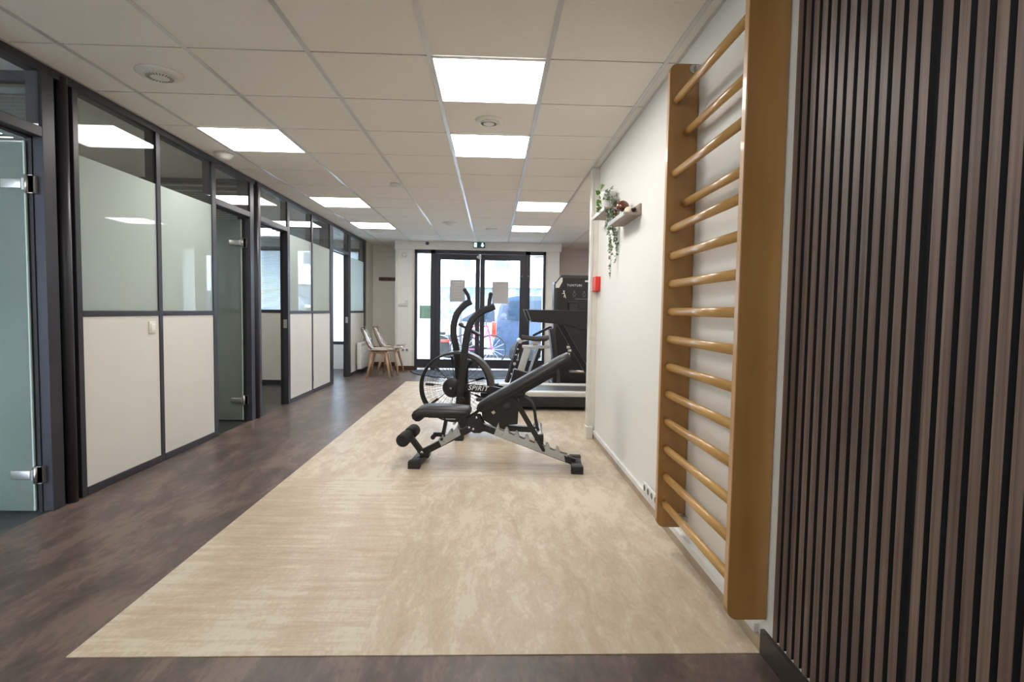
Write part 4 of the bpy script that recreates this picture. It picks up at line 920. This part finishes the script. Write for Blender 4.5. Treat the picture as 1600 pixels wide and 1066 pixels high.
def car(name, prof, win, wheels, y0, y1, paint, label, x0, z0=-.18, lights=None):
    t = thing(name, label, 'car', (x0, y0, z0), 0)
    L = max(p[0] for p in prof); hgt = max(p[1] for p in prof)
    k = MB(); W_ = y1-y0; b2 = bmesh.new()
    A = [b2.verts.new((x, (0 if z < hgt*.62 else (z/hgt-.62)*.38*W_*.5), z)) for x, z in prof]; B = [b2.verts.new((x, W_-(0 if z < hgt*.62 else (z/hgt-.62)*.38*W_*.5), z)) for x, z in prof]; n = len(prof)
    b2.faces.new(A[::-1]); b2.faces.new(B)
    for i in range(n): b2.faces.new([A[i], A[(i+1) % n], B[(i+1) % n], B[i]])
    bmesh.ops.triangulate(b2, faces=[f for f in b2.faces if len(f.verts) > 4])
    k._merge(b2); k.build('body', paint, t, bevel=.04)
    for q in win:
        k = MB(); yy = (sum(z for _, z in q)/len(q)/hgt-.62)*.38*W_*.5
        k.prism(q, 'y', yy-.035, yy+.02); k.build('side_window', M['carglass'], t)
    for x in wheels:
        for y in (-.01, W_-.19):
            k = MB(); k.lathe([(.20, y), (.315, y), (.325, y+.03), (.325, y+.18), (.315, y+.2)], (x, 0, .325), 'y', 28); w = k.build('wheel', M['rubber'], t)
            MB().lathe([(.02, y-.004), (.19, y+.002), (.2, y+.02)], (x, 0, .325), 'y', 20).build('hub_cap', M['steel'], w)
    for (x, xx, z, zz, m_) in (lights or []):
        MB().rbox(x, xx, -.025, .12, z, zz, .02).build('tail_light' if m_ == 'tail' else 'light', M[m_], t)
    return t
vanp = [(0, .28), (0, .62), (.05, 1.05), (.16, 1.45), (.30, 1.64), (.6, 1.70), (2.6, 1.70), (3.3, 1.22), (4.2, 1.02), (4.4, .7), (4.4, .28)]
car('parked_car', vanp, [[(.32, 1.12), (.40, 1.56), (1.2, 1.58), (1.2, 1.12)], [(1.28, 1.12), (1.28, 1.58), (2.1, 1.58), (2.1, 1.12)], [(2.18, 1.12), (2.18, 1.58), (2.5, 1.57), (3.05, 1.18)]], (.72, 3.55), 13.0, 14.8, M['carblue'], 'slate blue people carrier parked right of centre with red tail light', .0, lights=[(-.03, .09, .70, 1.06, 'tail')])
hb_ = [(0, .3), (.02, .85), (.75, .98), (1.35, 1.34), (2.4, 1.42), (3.3, 1.30), (3.85, .95), (3.95, .6), (3.95, .3)]
car('parked_car', hb_, [[(.98, 1.02), (1.42, 1.28), (2.0, 1.33), (2.0, 1.0)], [(2.08, 1.0), (2.08, 1.33), (2.9, 1.30), (3.1, 1.0)]], (.75, 3.1), 15.2, 16.8, M['carwhite'], 'white hatchback parked left of centre outside', -1.95, lights=[(-.02, .12, .62, .78, 'white')])
car('parked_car', hb_, [[(.98, 1.02), (1.42, 1.28), (2.0, 1.33), (2.0, 1.0)], [(2.08, 1.0), (2.08, 1.33), (2.9, 1.30), (3.1, 1.0)]], (.75, 3.1), 18.6, 20.2, M['carnavy'], 'bright blue hatchback parked across the street', -1.1)
# motor scooter in front of the white car
t = thing('motor_scooter', 'dark motor scooter with red reflectors outside left door leaf', 'scooter', (-1.0, 12.9, -.18), 0)
for x in (-.62, .55):
    k = MB(); k.lathe([(.12, -.06), (.22, -.06), (.235, -.03), (.235, .03), (.22, .06), (.12, .06)], (x, 0, .235), 'y', 24); k.build('wheel', M['rubber'], t)
k = MB(); k.prism([(-.75, .42), (-.70, .70), (-.45, .76), (-.05, .70), (.05, .36), (.32, .34), (.46, .86), (.56, .90), (.52, .55), (.66, .45), (.45, .25), (-.35, .25)], 'y', -.15, .15); k.build('body', M['black'], t, bevel=.03)
k = MB(); k.rbox(-.70, -.10, -.13, .13, .74, .82, .03); k.build('seat', M['rubber'], t)
k = MB(); k.cyl((.47, 0, .85), (.42, 0, 1.05), .025, 10).cyl((.42, -.3, 1.05), (.42, .3, 1.05), .014, 10); k.build('handlebar', M['steel'], t)
k = MB(); k.rbox(-.70, -.30, -.165, -.15, .60, .66, .006).rbox(-.2, .0, -.165, -.15, .58, .64, .006); k.build('reflector', M['tail'], t)
k = MB(); k.rbox(-.45, -.25, -.17, -.15, .30, .46, .01); k.build('number_plate', M['white'], t); k = MB(); k.box(-.45, -.25, -.175, -.17, .22, .31); k.build('plate_strip', M['magenta'], t)
# magenta bicycle
t = thing('bicycle', 'magenta framed bicycle parked behind the centre of the doors', 'bicycle', (-.12, 12.2, -.06), 0)
for x in (-.50, .10):
    k = MB(); k.tube(arc((x, .34), .32, 0, 2*PI*35/36, 35, 'xz', 0), .016, 8, closed=True); w = k.build('wheel', M['rubber'], t)
    s_ = MB()
    for q in range(14): s_.tube([(x, 0, .34), (x+.31*math.cos(q*PI/7), 0, .34+.31*math.sin(q*PI/7))], .003, 4)
    s_.build('spokes', M['chrome'], w)
k = MB(); k.tube(smoothpath([(-.50, 0, .34), (-.34, 0, .82), (-.05, 0, .86), (.02, 0, .8), (.10, 0, .34)], 5), .018, 8).tube([(-.34, 0, .82), (-.22, 0, .34), (.02, 0, .78)], .016, 8).tube([(-.22, 0, .34), (-.50, 0, .34)], .012, 8); k.build('frame', M['magenta'], t)
k = MB(); k.rbox(-.46, -.24, -.05, .05, .88, .92, .015).cyl((-.34, 0, .82), (-.35, 0, .89), .012, 8); k.build('saddle', M['black'], t)
k = MB(); k.cyl((-.02, 0, .84), (-.04, 0, .98), .012, 8).cyl((-.04, -.25, .98), (-.04, .25, .98), .011, 8); k.build('handlebar', M['black'], t)
# round street sign
t = thing('street_sign', 'round violet street sign on a grey pole outside', 'street sign', (-.82, 13.9, -.18), .85)
MB().cyl((0, 0, 0), (0, 0, 3.0), .045, 16).build('pole', M['grille'], t)
MB().lathe([(.17, -.055), (.17, -.045)], (-.10, 0, 2.33), 'y', 32).build('rim', M['carwhite'], t)
MB().lathe([(.12, -.060), (.12, -.050)], (-.10, 0, 2.33), 'y', 32).build('face', M['signblue'], t)
# white panel and green band outside the left side light
t = thing('advertising_column', 'white board with a soft green band outside left side light', 'advertising board', (-1.55, 11.6, -.06), 0)
MB().box(-.75, .42, 0, .08, 0, 2.9).build('board', M['facade'], t); MB().box(-.75, .42, -.006, .0, 1.02, 1.29).build('green_band', M['greenpanel'], t)
